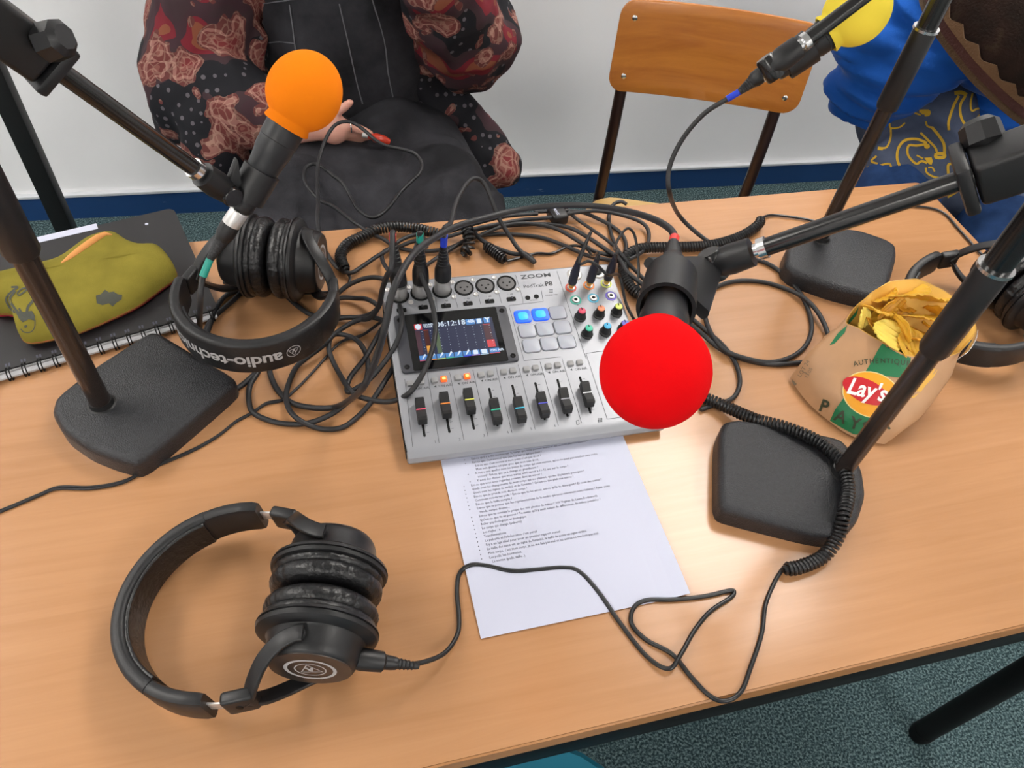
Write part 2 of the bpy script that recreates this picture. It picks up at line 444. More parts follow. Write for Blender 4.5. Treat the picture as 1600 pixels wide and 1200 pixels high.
M['lampglow'] = mat('lamp_glow', (255, 250, 240), 0.5, emit=(255, 250, 243), estr=LAMP_POWER)
for i, (lx, ly, lr) in enumerate(LAMPS):
    t = thing('ceiling_lamp', ['flat white ceiling light panel above the right end of the table', 'flat white ceiling light panel above the left end of the table',
        'flat white ceiling light panel behind the viewer on the right', 'flat white ceiling light panel behind the viewer on the left'][i], 'ceiling light', (lx, ly, CEIL), group='ceiling light panels')
    f = B()
    for (cx, cy, sx, sy) in ((0, .61, .64, .02), (0, -.61, .64, .02), (.31, 0, .02, 1.2), (-.31, 0, .02, 1.2)): box(f, (cx, cy, -0.02), (sx, sy, 0.04))
    obj('frame', f, M['walltrim'], t, local=True, smooth=False)
    f = B(); box(f, (0, 0, -0.018), (0.6, 1.2, 0.016)); obj('diffuser', f, M['lampglow'], t, local=True, smooth=False)

# ================================================================== TABLE
TX0, TX1, TY0, TY1 = -0.63, 0.977, 0.1576, 0.8653
table = thing('table', 'long beech laminate meeting table with a black steel frame', 'table', ((TX0 + TX1) / 2, (TY0 + TY1) / 2, 0))
b = B(); prism(b, rrect(TX1 - TX0 - .004, TY1 - TY0 - .004, 0.012, 4, (TX0 + TX1) / 2, (TY0 + TY1) / 2), T - 0.0235, T)
obj('tabletop', b, M['laminate'], table, smooth=False)
b = B()
ed = rrect(TX1 - TX0, TY1 - TY0, 0.012, 6, (TX0 + TX1) / 2, (TY0 + TY1) / 2)
inn = rrect(TX1 - TX0 - .0035, TY1 - TY0 - .0035, 0.0108, 6, (TX0 + TX1) / 2, (TY0 + TY1) / 2)
rings(b, [[Vector((p[0], p[1], z)) for p in pl] for pl, z in ((inn, T - .0005), (ed, T - .0015), (ed, T - .0225), (inn, T - .0245))], cap=False)
obj('edge_band', b, M['edge'], table)
for (c, s) in ((((TX0 + TX1) / 2, TY0 + .0135, T - .046), (TX1 - TX0 - .01, .025, .044)), (((TX0 + TX1) / 2, TY1 - .0155, T - .046), (TX1 - TX0 - .01, .025, .044)),
               ((TX0 + .018, (TY0 + TY1) / 2, T - .046), (.025, TY1 - TY0 - .054, .044)), ((TX1 - .018, (TY0 + TY1) / 2, T - .046), (.025, TY1 - TY0 - .054, .044))):
    b = B(); box(b, c, s, None, 0.002); obj('apron', b, M['black'], table)
for x, y in ((TX0 + .03, TY0 + .03), (TX1 - .025, TY0 + .03), (TX0 + .03, TY1 - .03), (TX1 - .03, TY1 - .03)):
    b = B(); lathe(b, (x, y, 0.0), (0, 0, 1), [(0.004, .017), (.01, .0192), (T - .0245, .0192)], 24); lg = obj('leg', b, M['black'], table)
    b = B(); lathe(b, (x, y, 0.0), (0, 0, 1), [(0.0, .017), (.012, .0200), (.03, .0200)], 24); obj('foot_cap', b, M['black'], lg)

# ================================================================== BLACK POST AT THE LEFT
b = B(); pp = PY(60, 262, 1.5)
ps = thing('metal_post', 'black square metal post standing by the wall at the far left', 'post', (pp.x, pp.y, 0))
box(b, (pp.x, pp.y, 0.55), (.036, .036, 1.08), None, 0.003); obj('upright', b, M['post'], ps)
b = B(); box(b, (pp.x, pp.y, 0.01), (.36, .06, .02), None, 0.004); obj('foot_plate', b, M['post'], ps)

# ================================================================== CHAIRS
def wood_chair(name, label, loc, ang, group, light=True):
    """school chair, built facing -y, origin on the floor below the backrest"""
    t = thing(name, label, 'chair', loc, (0, 0, ang), group)
    W = 0.362
    b = B(); n = 15; rr = []
    pr = []                                # backrest: curved sheet with rounded corners
    zc, H, r = 0.782, 0.158, 0.028
    ol = rrect(W, H, r, 7)
    # finer outline so that the sheet can bow
    out = []
    for i, p in enumerate(ol):
        q = ol[(i + 1) % len(ol)]; k = max(1, int((Vector(q) - Vector(p)).length / 0.02))
        out += [(p[0] + (q[0] - p[0]) * j / k, p[1] + (q[1] - p[1]) * j / k) for j in range(k)]
    def bow(x, y, s):
        yy = -0.028 + 0.028 * 4 * 0 + 0.7 * x * x * 0 + (0.034 * (1 - (2 * x / W) ** 2)) + 0.16 * y
        return Vector((x, yy + s, zc + y - 0.012 * (1 - (2 * x / W) ** 2) * (1 if y < 0 else .5)))
    for s in (-0.0045, 0.0045):
        for sc_ in ((0.02, .25, .5, .75, .97, 1) if s < 0 else (1, .97, .75, .5, .25, .02)):
            pr.append([bow(p[0] * sc_, p[1] * sc_, s * (1 if sc_ < 1 else .6)) for p in out])
    rings(b, pr); obj('backrest', b, M['ply'], t, local=True)
    for sx in (-1, 1):
        for dy in (-.05, .05):
            p = bow(sx * (W / 2 - .027), dy, -.0045); b = B(); lathe(b, p + Vector((0, .001, 0)), (0, -1, 0), [(0, .0055), (.002, .0055), (.0035, .003)], 14)
            obj('screw', b, M['chrome'], t, local=True)
    b = B(); s2 = rrect(.36, .38, .07, 7, 0, -.205)
    def sz(p): return .448 - .012 * math.cos((p[1] + .205) * 7) - (.02 if p[1] < -.37 else 0)
    rings(b, [[Vector((p[0] * k, -.205 + (p[1] + .205) * k, sz(p) + z)) for p in s2] for k, z in ((.05, .004), (.6, .004), (.96, .005), (1, .002), (1, -.003), (.96, -.006), (.05, -.006))])
    obj('seat', b, M['ply_light'], t, local=True)
    for sx in (-1, 1):
        x = sx * (W / 2 - .03)
        b = B(); tube(b, catmull([(x, .012, .84), (x, -.006, .72), (x, -.018, .6), (x, -.015, .45), (x, .03, .2), (x, .07, .0)], 6), .0115, 14)
        obj('leg', b, M['tubebrown'], t, local=True)
        b = B(); tube(b, catmull([(x, -.02, .432), (x, -.34, .428), (x, -.375, .40), (x, -.39, .2), (x, -.40, .0)], 6), .0115, 14)
        obj('leg', b, M['tubebrown'], t, local=True)
    for y in (-.06, -.33):
        b = B(); tube(b, [(-W / 2 + .03, y, .43), (W / 2 - .03, y, .43)], .009, 10); obj('crossbar', b, M['tubebrown'], t, local=True)
    return t
cA = PY(953, 118, 1.30); cB = PY(1236, 158, 1.18)
cm = (cA + cB) / 2; ca = math.atan2(cB.y - cA.y, cB.x - cA.x)
CHAIR = wood_chair('wooden_chair', 'empty school chair with orange plywood back by the white wall', (cm.x, cm.y, 0), ca, 'wooden school chairs')

tc_ = thing('plastic_chair', 'teal plastic chair tucked under the near edge of the table', 'chair', (0.085, -0.005, 0))
b = B(); sp = rrect(.40, .40, .13, 8, .072, .030)
rings(b, [[Vector((.080 + (p[0] - .080) * k, .030 + (p[1] - .030) * k, .45 + z)) for p in sp] for k, z in ((.05, -.012), (.5, -.01), (.88, 0), (.97, .006), (1, .0), (.99, -.012), (.9, -.018), (.05, -.03))])
obj('seat', b, M['teal'], tc_)
b = B()
rings(b, [[Vector((.080 + (.19 * math.cos(a)) * (1 - .1 * k), -.210 - .02 * k - .03 * math.sin(a) * 0 - th, .50 + .13 * k + .14 * math.sin(a) * 0)) for a, th in [(PI * (1 - j / 12), 0) for j in range(13)] + [(PI * j / 12, .008) for j in range(13)]] for k in (0, .4, .8, 1.2, 1.6, 2)])
obj('backrest', b, M['teal'], tc_)
for sx in (-1, 1):
    for sy in (-1, 1):
        b = B(); tube(b, [(.080 + sx * .15, .030 + sy * .15, .435), (.080 + sx * .2, .030 + sy * .2, 0)], .011, 12); obj('leg', b, M['blackmetal'], tc_)
    b = B(); tube(b, [(.080 + sx * .12, -.185, .437), (.080 + sx * .12, -.225, .47), (.080 + sx * .12, -.233, .56)], .008, 10); obj('back_support', b, M['blackmetal'], tc_)

# ================================================================== PAPER
paper = thing('paper_sheet', 'white printed sheet of questions lying under the front of the mixer', 'paper', (.2, .4, T))
PO = Vector((.0932, .2552, T)); PT = .0053
ux = Vector((math.cos(PT), math.sin(PT), 0)); uy = Vector((-math.sin(PT), math.cos(PT), 0))
def pz(u, v): return .0018 + .0035 * max(0, (u - .17) / .04) ** 2 * math.exp(-((v - .0) / .08) ** 2) + .0008 * math.sin(v * 22) + (.0035 * math.exp(-((v - .197) / .006) ** 2) if False else 0)
def PP(u, v, o=0): return PO + ux * u + uy * v + Vector((0, 0, pz(u, v) + o))
b = B(); NU, NV = 14, 20
g = [[b.verts.new(PP(.21 * i / NU, .297 * j / NV)) for i in range(NU + 1)] for j in range(NV + 1)]
for j in range(NV):
    for i in range(NU): b.faces.new((g[j][i], g[j][i + 1], g[j + 1][i + 1], g[j + 1][i]))
shell(b, .00025)
obj('sheet', b, M['paper'], paper, smooth=False)
b = B()
page = []
for j in range(40): pass
def corner(px, py):                        # sheet coordinates of a place in the photograph
    p = U(px, py, .001) - PO; return p.dot(ux), p.dot(uy)
LN = [  # (x, y of the line start, size factor, bullet, text)
 (738, 712, 1, "Est-ce qu'il y a des normes sur le corps que vous pensiez vraies et qui se sont avérées fausses ?"),
 (741, 722, 1, "Est-ce que c'est normal que j'aie les lèvres qui pendent ?"),
 (744, 730, 0, "Est-ce que c'est normal si mon pénis n'est pas droit ?"),
 (747, 737, 0, "Mon sein gauche est plus gros que mon sein droit."),
 (750, 743, 1, "A votre avis quelles sont les zones du corps qui sont intimes, qu'on ne peut pas toucher sans votre"),
 (751, 750, 0, "accord ? Est-ce que ça a changé en grandissant ?"),
 (753, 756, 1, "Y a-t-il des choses que vous auriez aimé savoir à 11-12 ans sur le corps ?"),
 (736, 762, 1, "Est-ce que vous vous regardez souvent dans un miroir ?"),
 (738, 768, 1, "Quels sont les changements de mon corps qui me plaisent, qui me déplaisent, pourquoi ?"),
 (740, 774, 1, "Quels sont les signes de virilité et de féminité ? Qu'est-ce que plaît aux autres ?"),
 (742, 780, 1, "Est-ce que je prends soin de mon corps ?"),
 (743, 787, 1, "Comment vois-tu tes poils ? Est-ce que tu les aimes, est-ce qu'ils te dérangent ? Et ceux des autres ?"),
 (744, 794, 1, "Est-ce que la taille compte ?"),
 (745, 801, 1, "Est-ce que tu penses que les représentations de la nudité qui nous entourent sont réalistes ? Pyms, seins"),
 (746, 808, 0, "ronds, verges droites..."),
 (748, 815, 1, "Est-ce que tu connais le projet des 100 photos de vulves ? 100 Vaginas de Laura Dodsworth"),
 (750, 822, 1, "Qu'est-ce que tu en penses ? Tu savais qu'il y avait autant de différences, de vulves possibles ?"),
 (752, 828, 1, "Relier psychologique et biologique"),
 (753, 834, 1, "Le corps qui change (puberté)"),
 (755, 841, 1, "Les règles : x"),
 (757, 848, 1, "Transformations"),
 (758, 855, 1, "La puberté et l'adolescence c'est pareil"),
 (760, 862, 1, "Il y a un âge idéal pour avoir un premier rapport sexuel"),
 (762, 869, 1, "La taille des seins est un signe de féminité, la taille du pénis un signe virilité."),
 (764, 876, 1, "Mon corps, c'est mon corps, je ne me fais pas mal et les autres ne me font pas mal."),
 (766, 883, 1, "Les poils, les hormones,"),
 (767, 880 + 10, 0, "La norme (poils, taille...)")]
u_l, v_l = corner(742, 718); u_b, v_b = corner(767, 881)
for i, (px, py, bl, tx) in enumerate(LN):
    uu = .0255 + (.0075 if i < 7 else 0) + (.002 if not bl else 0); vv = v_l + (v_b - v_l) * i / (len(LN) - 1)
    merge(b, text_bm(tx, .0040, 1), lambda c, uu=uu, vv=vv: PP(uu + c.x * .87, vv + c.y, .0003))
    if bl: merge(b, poly2d([(.0006 * math.cos(k), .0006 * math.sin(k)) for k in range(6)]), lambda c, uu=uu, vv=vv: PP(uu - .0075 + c.x, vv + .0012 + c.y, .0003))
obj('printed_text', b, M['ink'], paper, smooth=False, kind='stuff')

# ================================================================== MIXER
MT = -.020; MC = Vector((.205, .572, T)); MW, MD, ZB, ZF = .293, .242, .050, .017
mixer = thing('podcast_mixer', 'silver podcast mixer with faders, lit blue pads and a colour touch screen', 'mixer', MC, (0, 0, MT))
ax = Vector((math.cos(MT), math.sin(MT), 0)); ay0 = Vector((-math.sin(MT), math.cos(MT), 0))
slope = math.atan2(ZB - ZF, MD); ay = (ay0 * math.cos(slope) + Vector((0, 0, 1)) * math.sin(slope)); an = ax.cross(ay)
PM = MC + Vector((0, 0, (ZB + ZF) / 2))
MX = Matrix.Translation(PM) @ Matrix((ax, ay, an)).transposed().to_4x4()
def ML(px, py, w=0.0):
    """place on the sloping top panel, in panel coordinates (u right, v up the slope)"""
    d = ray(px, py); o = PM + an * w; t = (o - CAM).dot(an) / d.dot(an); p = CAM + d * t - o
    return p.dot(ax), p.dot(ay)
def mobj(name, b, mt, parent=None, **k):
    b.transform(MX); return obj(name, b, mt, parent or mixer, **k)
b = B()                                    # body: wedge with rounded front lip
hw = MW / 2; prof = [(-MD / 2 + .012, .0, -.0), (-MD / 2, .010, 0)]
sec = []
for i in range(8):
    a = i / 7 * PI / 2; sec.append((-MD / 2 - .003 + .014 * (1 - math.sin(a)), ZF - .0125 + .0125 * math.cos(a) * 0 + .0125 * 0))
sec = [(-MD / 2 + .012, .002), (-MD / 2 + .004, .003), (-MD / 2 + .0005, .006), (-MD / 2 - .001, .010), (-MD / 2 + .0015, .0145), (-MD / 2 + .007, .0178)]
L0 = Vector((-MD / 2 + .007, .0178)); 
top0 = lambda y: ZF + (ZB - ZF) * (y + MD / 2) / MD
sec += [(y, top0(y)) for y in (-MD / 2 + .014, 0, MD / 2 - .004)] + [(MD / 2, top0(MD / 2) - .003), (MD / 2, .012), (MD / 2 - .008, .003)]
rr = []
for sx, ins in ((-1, .004), (-1, .001), (-1, 0), (1, 0), (1, .001), (1, .004)):
    x = sx * (hw - (0.0 if ins == 0 else (.0008 if ins == .001 else .002)))
    off = {0: 0, .001: .0007, .004: .003}[ins]
    xx = sx * (hw - {0: .003, .001: .0008, .004: 0}[ins])
    cy = 0; 
    rr.append([Vector((xx, y * (1 - off / .12), z * (1 - off / .05 * .6) + off * .2)) for y, z in sec])
rings(b, rr)
b.transform(Matrix.Translation(MC) @ Matrix.Rotation(MT, 4, 'Z')); obj('body', b, M['alu'], mixer, angle=25)
for sx in (-1, 1):
    for sy in (-1, 1):
        b = B(); lathe(b, MC + ax * sx * .12 + ay0 * sy * .09, (0, 0, 1), [(0, .008), (.004, .009)], 16); obj('rubber_foot', b, M['black'], mixer)
b = B(); box(b, (0, 0, 0), (.0012, MD * .93, .014)); b.transform(Matrix.Translation(MC - ax * (hw + .0002) + Vector((0, 0, .012))) @ Matrix.Rotation(MT, 4, 'Z')); obj('side_groove', b, M['black'], mixer, smooth=False)
# thin channel lines and outlines printed on the panel
b = B()
def pline(pts, wd=.0005, bb=None, w=.00025):
    q = [ML(*p) for p in pts]
    for i in range(len(q) - 1):
        a, c = Vector((*q[i], w)), Vector((*q[i + 1], w)); t = (c - a).normalized(); s = Vector((-t.y, t.x, 0)) * wd / 2
        f = [bb.verts.new(x) for x in (a + s, a - s, c - s, c + s)]; bb.faces.new(f)
def cp(x, y): return (600 + x / 4, 400 + y / 4)
for a, c in (((130, 770), (180, 1195)), ((270, 730), (345, 1170)), ((410, 728), (500, 1150)), ((555, 710), (650, 1128)), ((700, 695), (800, 1105)), ((838, 680), (945, 1085)), ((975, 660), (1090, 1062)), ((1112, 640), (1235, 1045)),
             ((320, 240), (335, 345)), ((430, 210), (462, 325)), ((575, 190), (605, 305)), ((700, 175), (735, 295)), ((822, 120), (868, 270)), ((868, 270), (868, 295)), ((1080, 95), (1262, 640)),
             ((780, 310), (995, 285)), ((995, 285), (983, 215)), ((780, 310), (875, 655)), ((875, 655), (1105, 630)), ((1262, 612), (1262, 612)), ((1262, 610), (1390, 590)), ((1262, 610), (1395, 1020)), ((1395, 1020), (1500, 1005))):
    if a != c: pline([cp(*a), cp(*c)], bb=b)
SLOT = [((210, 885), (258, 1130)), ((362, 858), (412, 1105)), ((510, 835), (565, 1085)), ((655, 825), (712, 1065)), ((800, 805), (860, 1045)), ((942, 790), (1008, 1025)), ((1082, 770), (1150, 1005)), ((1220, 755), (1295, 985))]
CAPC = [(236, 955), (378, 920), (530, 895), (700, 958), (846, 948), (988, 918), (1134, 890), (1262, 852)]
for a, c in SLOT:
    for k in range(6):
        x = a[0] + (c[0] - a[0]) * (k + .4) / 6; y = a[1] + (c[1] - a[1]) * (k + .4) / 6
        pline([cp(x + 14, y - 1), cp(x + 30, y - 4)], .0004, b)
mobj('printed_lines', b, M['mixline'], smooth=False, kind='stuff')
# lettering
b = B()
def mtext(s, px, py, size, wid=1.0, bold=0, bb=None, ang=0.0):
    u, v = ML(px, py)
    ca_, sa_ = math.cos(ang), math.sin(ang)
    merge(bb, text_bm(s, size, 2, bold, align='CENTER'), lambda c: Vector((u + (c.x * wid) * ca_ - c.y * sa_, v + c.x * wid * sa_ + c.y, .0003)))
mtext('ZOOM', 838, 434, .0086, 1.5, .00012, b); mtext('PodTrak', 834, 449, .0076, .98, 0, b); mtext('P8', 858, 446.5, .0098, 1.0, .0003, b)
mtext('SOUND PAD', 862, 462, .0028, 1.0, 0, b); mtext('REMOTE', 834, 470, .0026, 1, 0, b)
BT = [(165, 800), (232, 790), (315, 780), (374, 772), (462, 763), (519, 755), (607, 745), (664, 737), (748, 727), (806, 719), (889, 710), (946, 702), (1027, 692), (1084, 684), (1165, 675), (1222, 668)]
for k in range(8):
    x, y = cp(*BT[2 * k + 1]); mtext('ON AIR', x + 2.5, y + 11, .0045, 1.0, 0, b)
    x, y = cp(*BT[2 * k]); u, v = ML(x + 1.5, y + 9)
    merge(b, poly2d([(-.0016, 0), (.001, .0016), (.001, -.0016)]), lambda c, u=u, v=v: Vector((u + c.x, v + c.y, .0003)))
for k, (x, y) in enumerate(((322, 1170), (474, 1153), (627, 1130), (775, 1110), (922, 1088), (1070, 1068))): mtext(str(k + 1), *cp(x, y), .0046, 1, 0, b)
x, y = ML(*cp(1208, 1042))
pline([cp(1200, 1030), cp(1216, 1027), cp(1220, 1052), cp(1204, 1055), cp(1200, 1030)], .0006, b)
for i in range(3):
    for j in range(3):
        for (ox, oy, s) in (((1340 + i * 10), (1018 + j * 9), .0013), ((1036 + i * 8), (212 + j * 8), .0011)):
            u, v = ML(*cp(ox, oy - (i * 1.2))); merge(b, poly2d(rrect(s, s, .0001, 2)), lambda c, u=u, v=v: Vector((u + c.x, v + c.y, .0003)))
mtext('/  48', *cp(385, 285), .0036, 1, 0, b); mtext('/  48', *cp(520, 272), .0036, 1, 0, b); mtext('/  48', *cp(655, 258), .0036, 1, 0, b); mtext('/  48', *cp(790, 245), .0036, 1, 0, b)
for k, (x, y) in enumerate(((1212, 312), (1322, 300), (1432, 290), (1245, 412), (1358, 402), (1470, 392), (1282, 530), (1392, 515))): mtext(str(k % 6 + 1), *cp(x, y), .0036, 1, 0, b)
mobj('lettering', b, M['mixline'], smooth=False, kind='stuff')
# XLR sockets and switches
XS = [(95, 248), (228, 232), (363, 216), (500, 200), (632, 186), (765, 170)]; XC = [ML(*cp(x, y)) for x, y in XS]
for i, (u, v) in enumerate(XC):
    b = B(); lathe(b, (u, v, -.001), (0, 0, 1), [(0, .0122), (.0016, .0122), (.0022, .0116), (.0022, .0100), (.0006, .0098)], 36, cap=False); s = mobj('xlr_socket', b, M['black'])
    b = B(); lathe(b, (u, v, -.001), (0, 0, 1), [(.0, .0099), (.0014, .0099), (.0016, .0090)], 30); mobj('socket_face', b, M['xlrhole'], s)
    b = B()
    for dx, dy in ((-.0042, .0008), (.0042, .0008), (0, -.0042)): lathe(b, (u + dx, v + dy, .0004), (0, 0, 1), [(0, .0013), (.0004, .0013)], 12)
    mobj('pin_hole', b, M['black'], s)
    for dx, dy in ((-.0135, .0105), (.0125, -.0115)):
        b = B(); lathe(b, (u + dx, v + dy, 0), (0, 0, 1), [(0, .0032), (.0008, .0032), (.0014, .0022), (.0008, .0012)], 16); mobj('screw', b, M['nickel'], s)
for i, (x, y) in enumerate(((110, 340), (245, 322), (388, 312), (525, 298), (660, 284), (795, 270))):
    u, v = ML(*cp(x, y)); b = B(); prism(b, rrect(.0115, .0058, .0012, 3, u, v), -.001, .0007); s = mobj('phantom_switch', b, M['black'], smooth=False)
    b = B(); box(b, (u + (-.001 if i != 5 else .001), v + .0008, .0014), (.0022, .0034, .003), None, .0005); mobj('switch_lever', b, M['screenframe'], s)
# screen
def quad_map(c):
    a, b_, c_, d_ = [Vector(ML(*cp(*p))) for p in c]
    return lambda s, t: (a * (1 - s) + b_ * s) * (1 - t) + (d_ * (1 - s) + c_ * s) * t
pm = [ML(*cp(*p)) for p in ((50, 385), (760, 315), (845, 655), (125, 745))]
pu0, pu1 = (pm[0][0] + pm[3][0]) / 2, (pm[1][0] + pm[2][0]) / 2; pv0, pv1 = (pm[3][1] + pm[2][1]) / 2, (pm[0][1] + pm[1][1]) / 2
b = B(); prism(b, rrect(pu1 - pu0, pv1 - pv0, .004, 5, (pu0 + pu1) / 2, (pv0 + pv1) / 2), -.001, .0028, bev=.0008, bseg=2); scr = mobj('screen_frame', b, M['screenframe'])
for sx in (0, 1):
    for sy in (0, 1):
        u = pu0 + .0065 + sx * (pu1 - pu0 - .013); v = pv0 + .0075 + sy * (pv1 - pv0 - .015)
        b = B(); lathe(b, (u, v, .0027), (0, 0, 1), [(0, .0032), (.0005, .0032), (.0007, .0024), (.0001, .0012)], 16); mobj('frame_screw', b, M['black'], scr)
b = B(); prism(b, rrect(pu1 - pu0 - .026, pv1 - pv0 - .002, .002, 4, (pu0 + pu1) / 2, (pv0 + pv1) / 2), .002, .0034, bev=.0003, bseg=1); mobj('screen_glass', b, M['glass'], scr)
dm = [ML(*cp(*p)) for p in ((190, 440), (668, 392), (727, 608), (222, 676))]
du0, du1 = (dm[0][0] + dm[3][0]) / 2, (dm[1][0] + dm[2][0]) / 2; dv0, dv1 = (dm[3][1] + dm[2][1]) / 2, (dm[0][1] + dm[1][1]) / 2
DW, DH = du1 - du0, dv1 - dv0
b = B(); merge(b, poly2d([(du0, dv0), (du1, dv0), (du1, dv1), (du0, dv1)]), lambda c: c + Vector((0, 0, .00345))); mobj('display', b, M['screenbg'], scr, smooth=False)
def demit(name, rgb, e=1.0):
    if name not in M: M[name] = mat(name, tuple(c * .35 for c in rgb), 0.5, emit=rgb, estr=e * .62)
    return M[name]
def drect(x0, y0, x1, y1, mname, rgb, e=1.0, lift=.0036, nm='screen_icon'):
    """rectangle in display fractions, y from the top"""
    b = B(); merge(b, poly2d([(du0 + x0 * DW, dv1 - y1 * DH), (du0 + x1 * DW, dv1 - y1 * DH), (du0 + x1 * DW, dv1 - y0 * DH), (du0 + x0 * DW, dv1 - y0 * DH)]), lambda c: c + Vector((0, 0, lift)))
    mobj(nm, b, demit(mname, rgb, e), scr, smooth=False)
BL = (70, 140, 215)
drect(.0, .0, .095, .16, 'scr_red', (225, 60, 70), .9)
for x0, x1 in ((.655, .77), (.785, .865), (.885, .965)): drect(x0, .0, x1, .15, 'scr_blue', BL, .9)
for k in range(8): drect(.0 + k * .108, .86, .098 + k * .108, .975, 'scr_blue', BL, .9)
drect(.875, .86, 1.0, .975, 'scr_blue', BL, .9)
for k, c in enumerate(((235, 110, 150), (250, 150, 60), (215, 235, 90), (60, 200, 160), (60, 190, 230), (30, 40, 240), (190, 130, 230), (190, 220, 240))): drect(k * .108, .98, .1 + k * .108, 1.0, 'scr_line%d' % k, c, .9, nm='screen_line')
drect(.875, .98, 1.0, 1.0, 'scr_red', (225, 60, 70), .9, nm='screen_line')
drect(.0, .19, .06, .84, 'scr_m1', (84, 32, 58), .5, nm='level_meter'); drect(.105, .19, .165, .66, 'scr_m2', (104, 48, 40), .5, nm='level_meter')
drect(.11, .62, .165, .84, 'scr_orange', (250, 175, 70), .9, .0037, 'level_meter'); drect(.235, .24, .29, .84, 'scr_green', (96, 120, 84), .6, nm='level_meter')
drect(.86, .19, .955, .62, 'scr_m3', (92, 40, 56), .5, nm='level_meter'); drect(.865, .62, .965, .82, 'scr_red', (225, 60, 70), .9, .0037, 'level_meter')
drect(.105, .18, .165, .192, 'scr_red', (225, 60, 70), .9, nm='screen_line'); drect(.86, .18, .955, .192, 'scr_red', (225, 60, 70), .9, nm='screen_line')
b = B()
def dtext(s, x, y, size, bold=0, wid=1):
    merge(b, text_bm(s, size, 2, bold), lambda c: Vector((du0 + x * DW + c.x * wid, dv1 - y * DH + c.y, .0038)))
dtext('06:12:18', .27, .13, .0104, .00012, 1.0); dtext('SOUND', .115, .065, .0033, .0001, 1.0); dtext('TRACK', .115, .12, .0033, .0001, 1.0)
dtext('ON AIR', .885, .945, .0046, .0001); dtext('48k', .675, .10, .006, .0002); dtext('Y', .905, .12, .009, .0005)
for k in range(6):
    x = du0 + (.03 + k * .108) * DW; v = dv1 - .955 * DH
    merge(b, poly2d([(x, v), (x + .0012, v), (x + .0052, v + .005), (x + .0045, v + .0066), (x + .003, v + .006)]), lambda c: c + Vector((0, 0, .0038)))
merge(b, poly2d(rrect(.0055, .0062, .001, 3, du0 + .697 * DW, dv1 - .915 * DH)), lambda c: c + Vector((0, 0, .0038)))
merge(b, poly2d(rrect(.0065, .0062, .001, 3, du0 + .805 * DW, dv1 - .915 * DH)), lambda c: c + Vector((0, 0, .0038)))
merge(b, poly2d(rrect(.0052, .0068, .001, 3, du0 + .825 * DW, dv1 - .075 * DH)), lambda c: c + Vector((0, 0, .0038)))
merge(b, poly2d([(du0 + .047 * DW + .0034 * math.cos(a), dv1 - .08 * DH + .0042 * math.sin(a)) for a in [k * PI / 6 for k in range(12)]]), lambda c: c + Vector((0, 0, .0038)))
for k in range(9):
    for j in range(9):
        x = du0 + (.085 + k * .107) * DW; v = dv1 - (.22 + j * .072) * DH; s = .00045 if j % 3 else .0009
        merge(b, poly2d(rrect(s, s, .0001, 2, x, v)), lambda c: c + Vector((0, 0, .0038)))
mobj('screen_text', b, demit('scr_white', (225, 240, 255), 1.0), scr, smooth=False)
# sound pads
for i, (x, y) in enumerate(((868, 380), (977, 367), (1085, 357), (895, 470), (1005, 458), (1115, 447), (922, 563), (1033, 550), (1142, 538))):
    u, v = ML(*cp(x, y)); b = B(); prism(b, rrect(.0205, .0185, .004, 5, u, v), -.001, .0018, bev=.0009, bseg=3)
    p = mobj('sound_pad', b, M['padlit'] if i < 2 else M['pad'])
    if i < 2:
        p['label'] = 'glowing blue pad'; b = B(); prism(b, rrect(.0125, .0115, .004, 5, u, v), .0012, .0021, bev=.0004, bseg=2); mobj('pad_glow', b, M['padcore'], p)
    else:
        b = B(); c0 = [Vector((p2[0], p2[1], .0002)) for p2 in rrect(.0222, .0202, .0048, 5, u, v)]; c1 = [Vector((p2[0], p2[1], .0002)) for p2 in rrect(.0214, .0194, .0044, 5, u, v)]
        rings(b, [c0, c1], cap=False); mobj('pad_outline', b, M['mixline'], p, smooth=False)
# small buttons
for i, (x, y) in enumerate(BT):
    u, v = ML(*cp(x, y)); lit = i in (3, 5); b = B(); prism(b, rrect(.0072, .0066, .001, 3, u, v), -.001, .0028, bev=.0006, bseg=2)
    p = mobj('channel_button', b, M['btnlit'] if lit else M['btn'])
    if lit:
        p['label'] = 'orange lit button'; b = B(); prism(b, rrect(.0036, .0034, .001, 3, u, v), .002, .0031); mobj('button_glow', b, M['btncore'], p)
# faders
FC = [(230, 80, 110), (240, 140, 50), (225, 225, 90), (50, 200, 165), (60, 190, 225), (80, 80, 200), (150, 150, 160), (225, 225, 230)]
for i, ((a, c), cc) in enumerate(zip(SLOT, CAPC)):
    p = Vector(ML(*cp(*a))); q = Vector(ML(*cp(*c))); x = (p.x + q.x) / 2
    b = B(); prism(b, rrect(.0026, p.y - q.y, .0012, 4, x, (p.y + q.y) / 2), -.002, .0004); f = mobj('fader_slot', b, M['black'], smooth=False)
    u, v = ML(*cp(cc[0], cc[1] + 8), .008); u = x
    b = B(); W2 = .0052
    sec_ = [(.0145, .003), (.0145, .0115), (.012, .0125), (.002, .0105), (.0002, .0100), (-.002, .0105), (-.011, .0135), (-.0145, .0125), (-.0155, .003)]
    rr = []
    for s, k in ((-1, .9), (-.92, 1), (.92, 1), (1, .9)): rr.append([Vector((u + s * W2, v + y * k, .0 + (z - .003) * k + .003)) for y, z in sec_])
    rings(b, rr); cap = mobj('fader_cap', b, M['plastic'], angle=30)
    b = B(); box(b, (u, v, .0101), (.0104, .0011, .0014)); mobj('colour_line', b, mat('fader_line%d' % i, FC[i], .5), cap, smooth=False)
    b = B(); box(b, (u, v, .001), (.0016, .006, .006)); mobj('fader_stem', b, M['black'], cap, smooth=False)
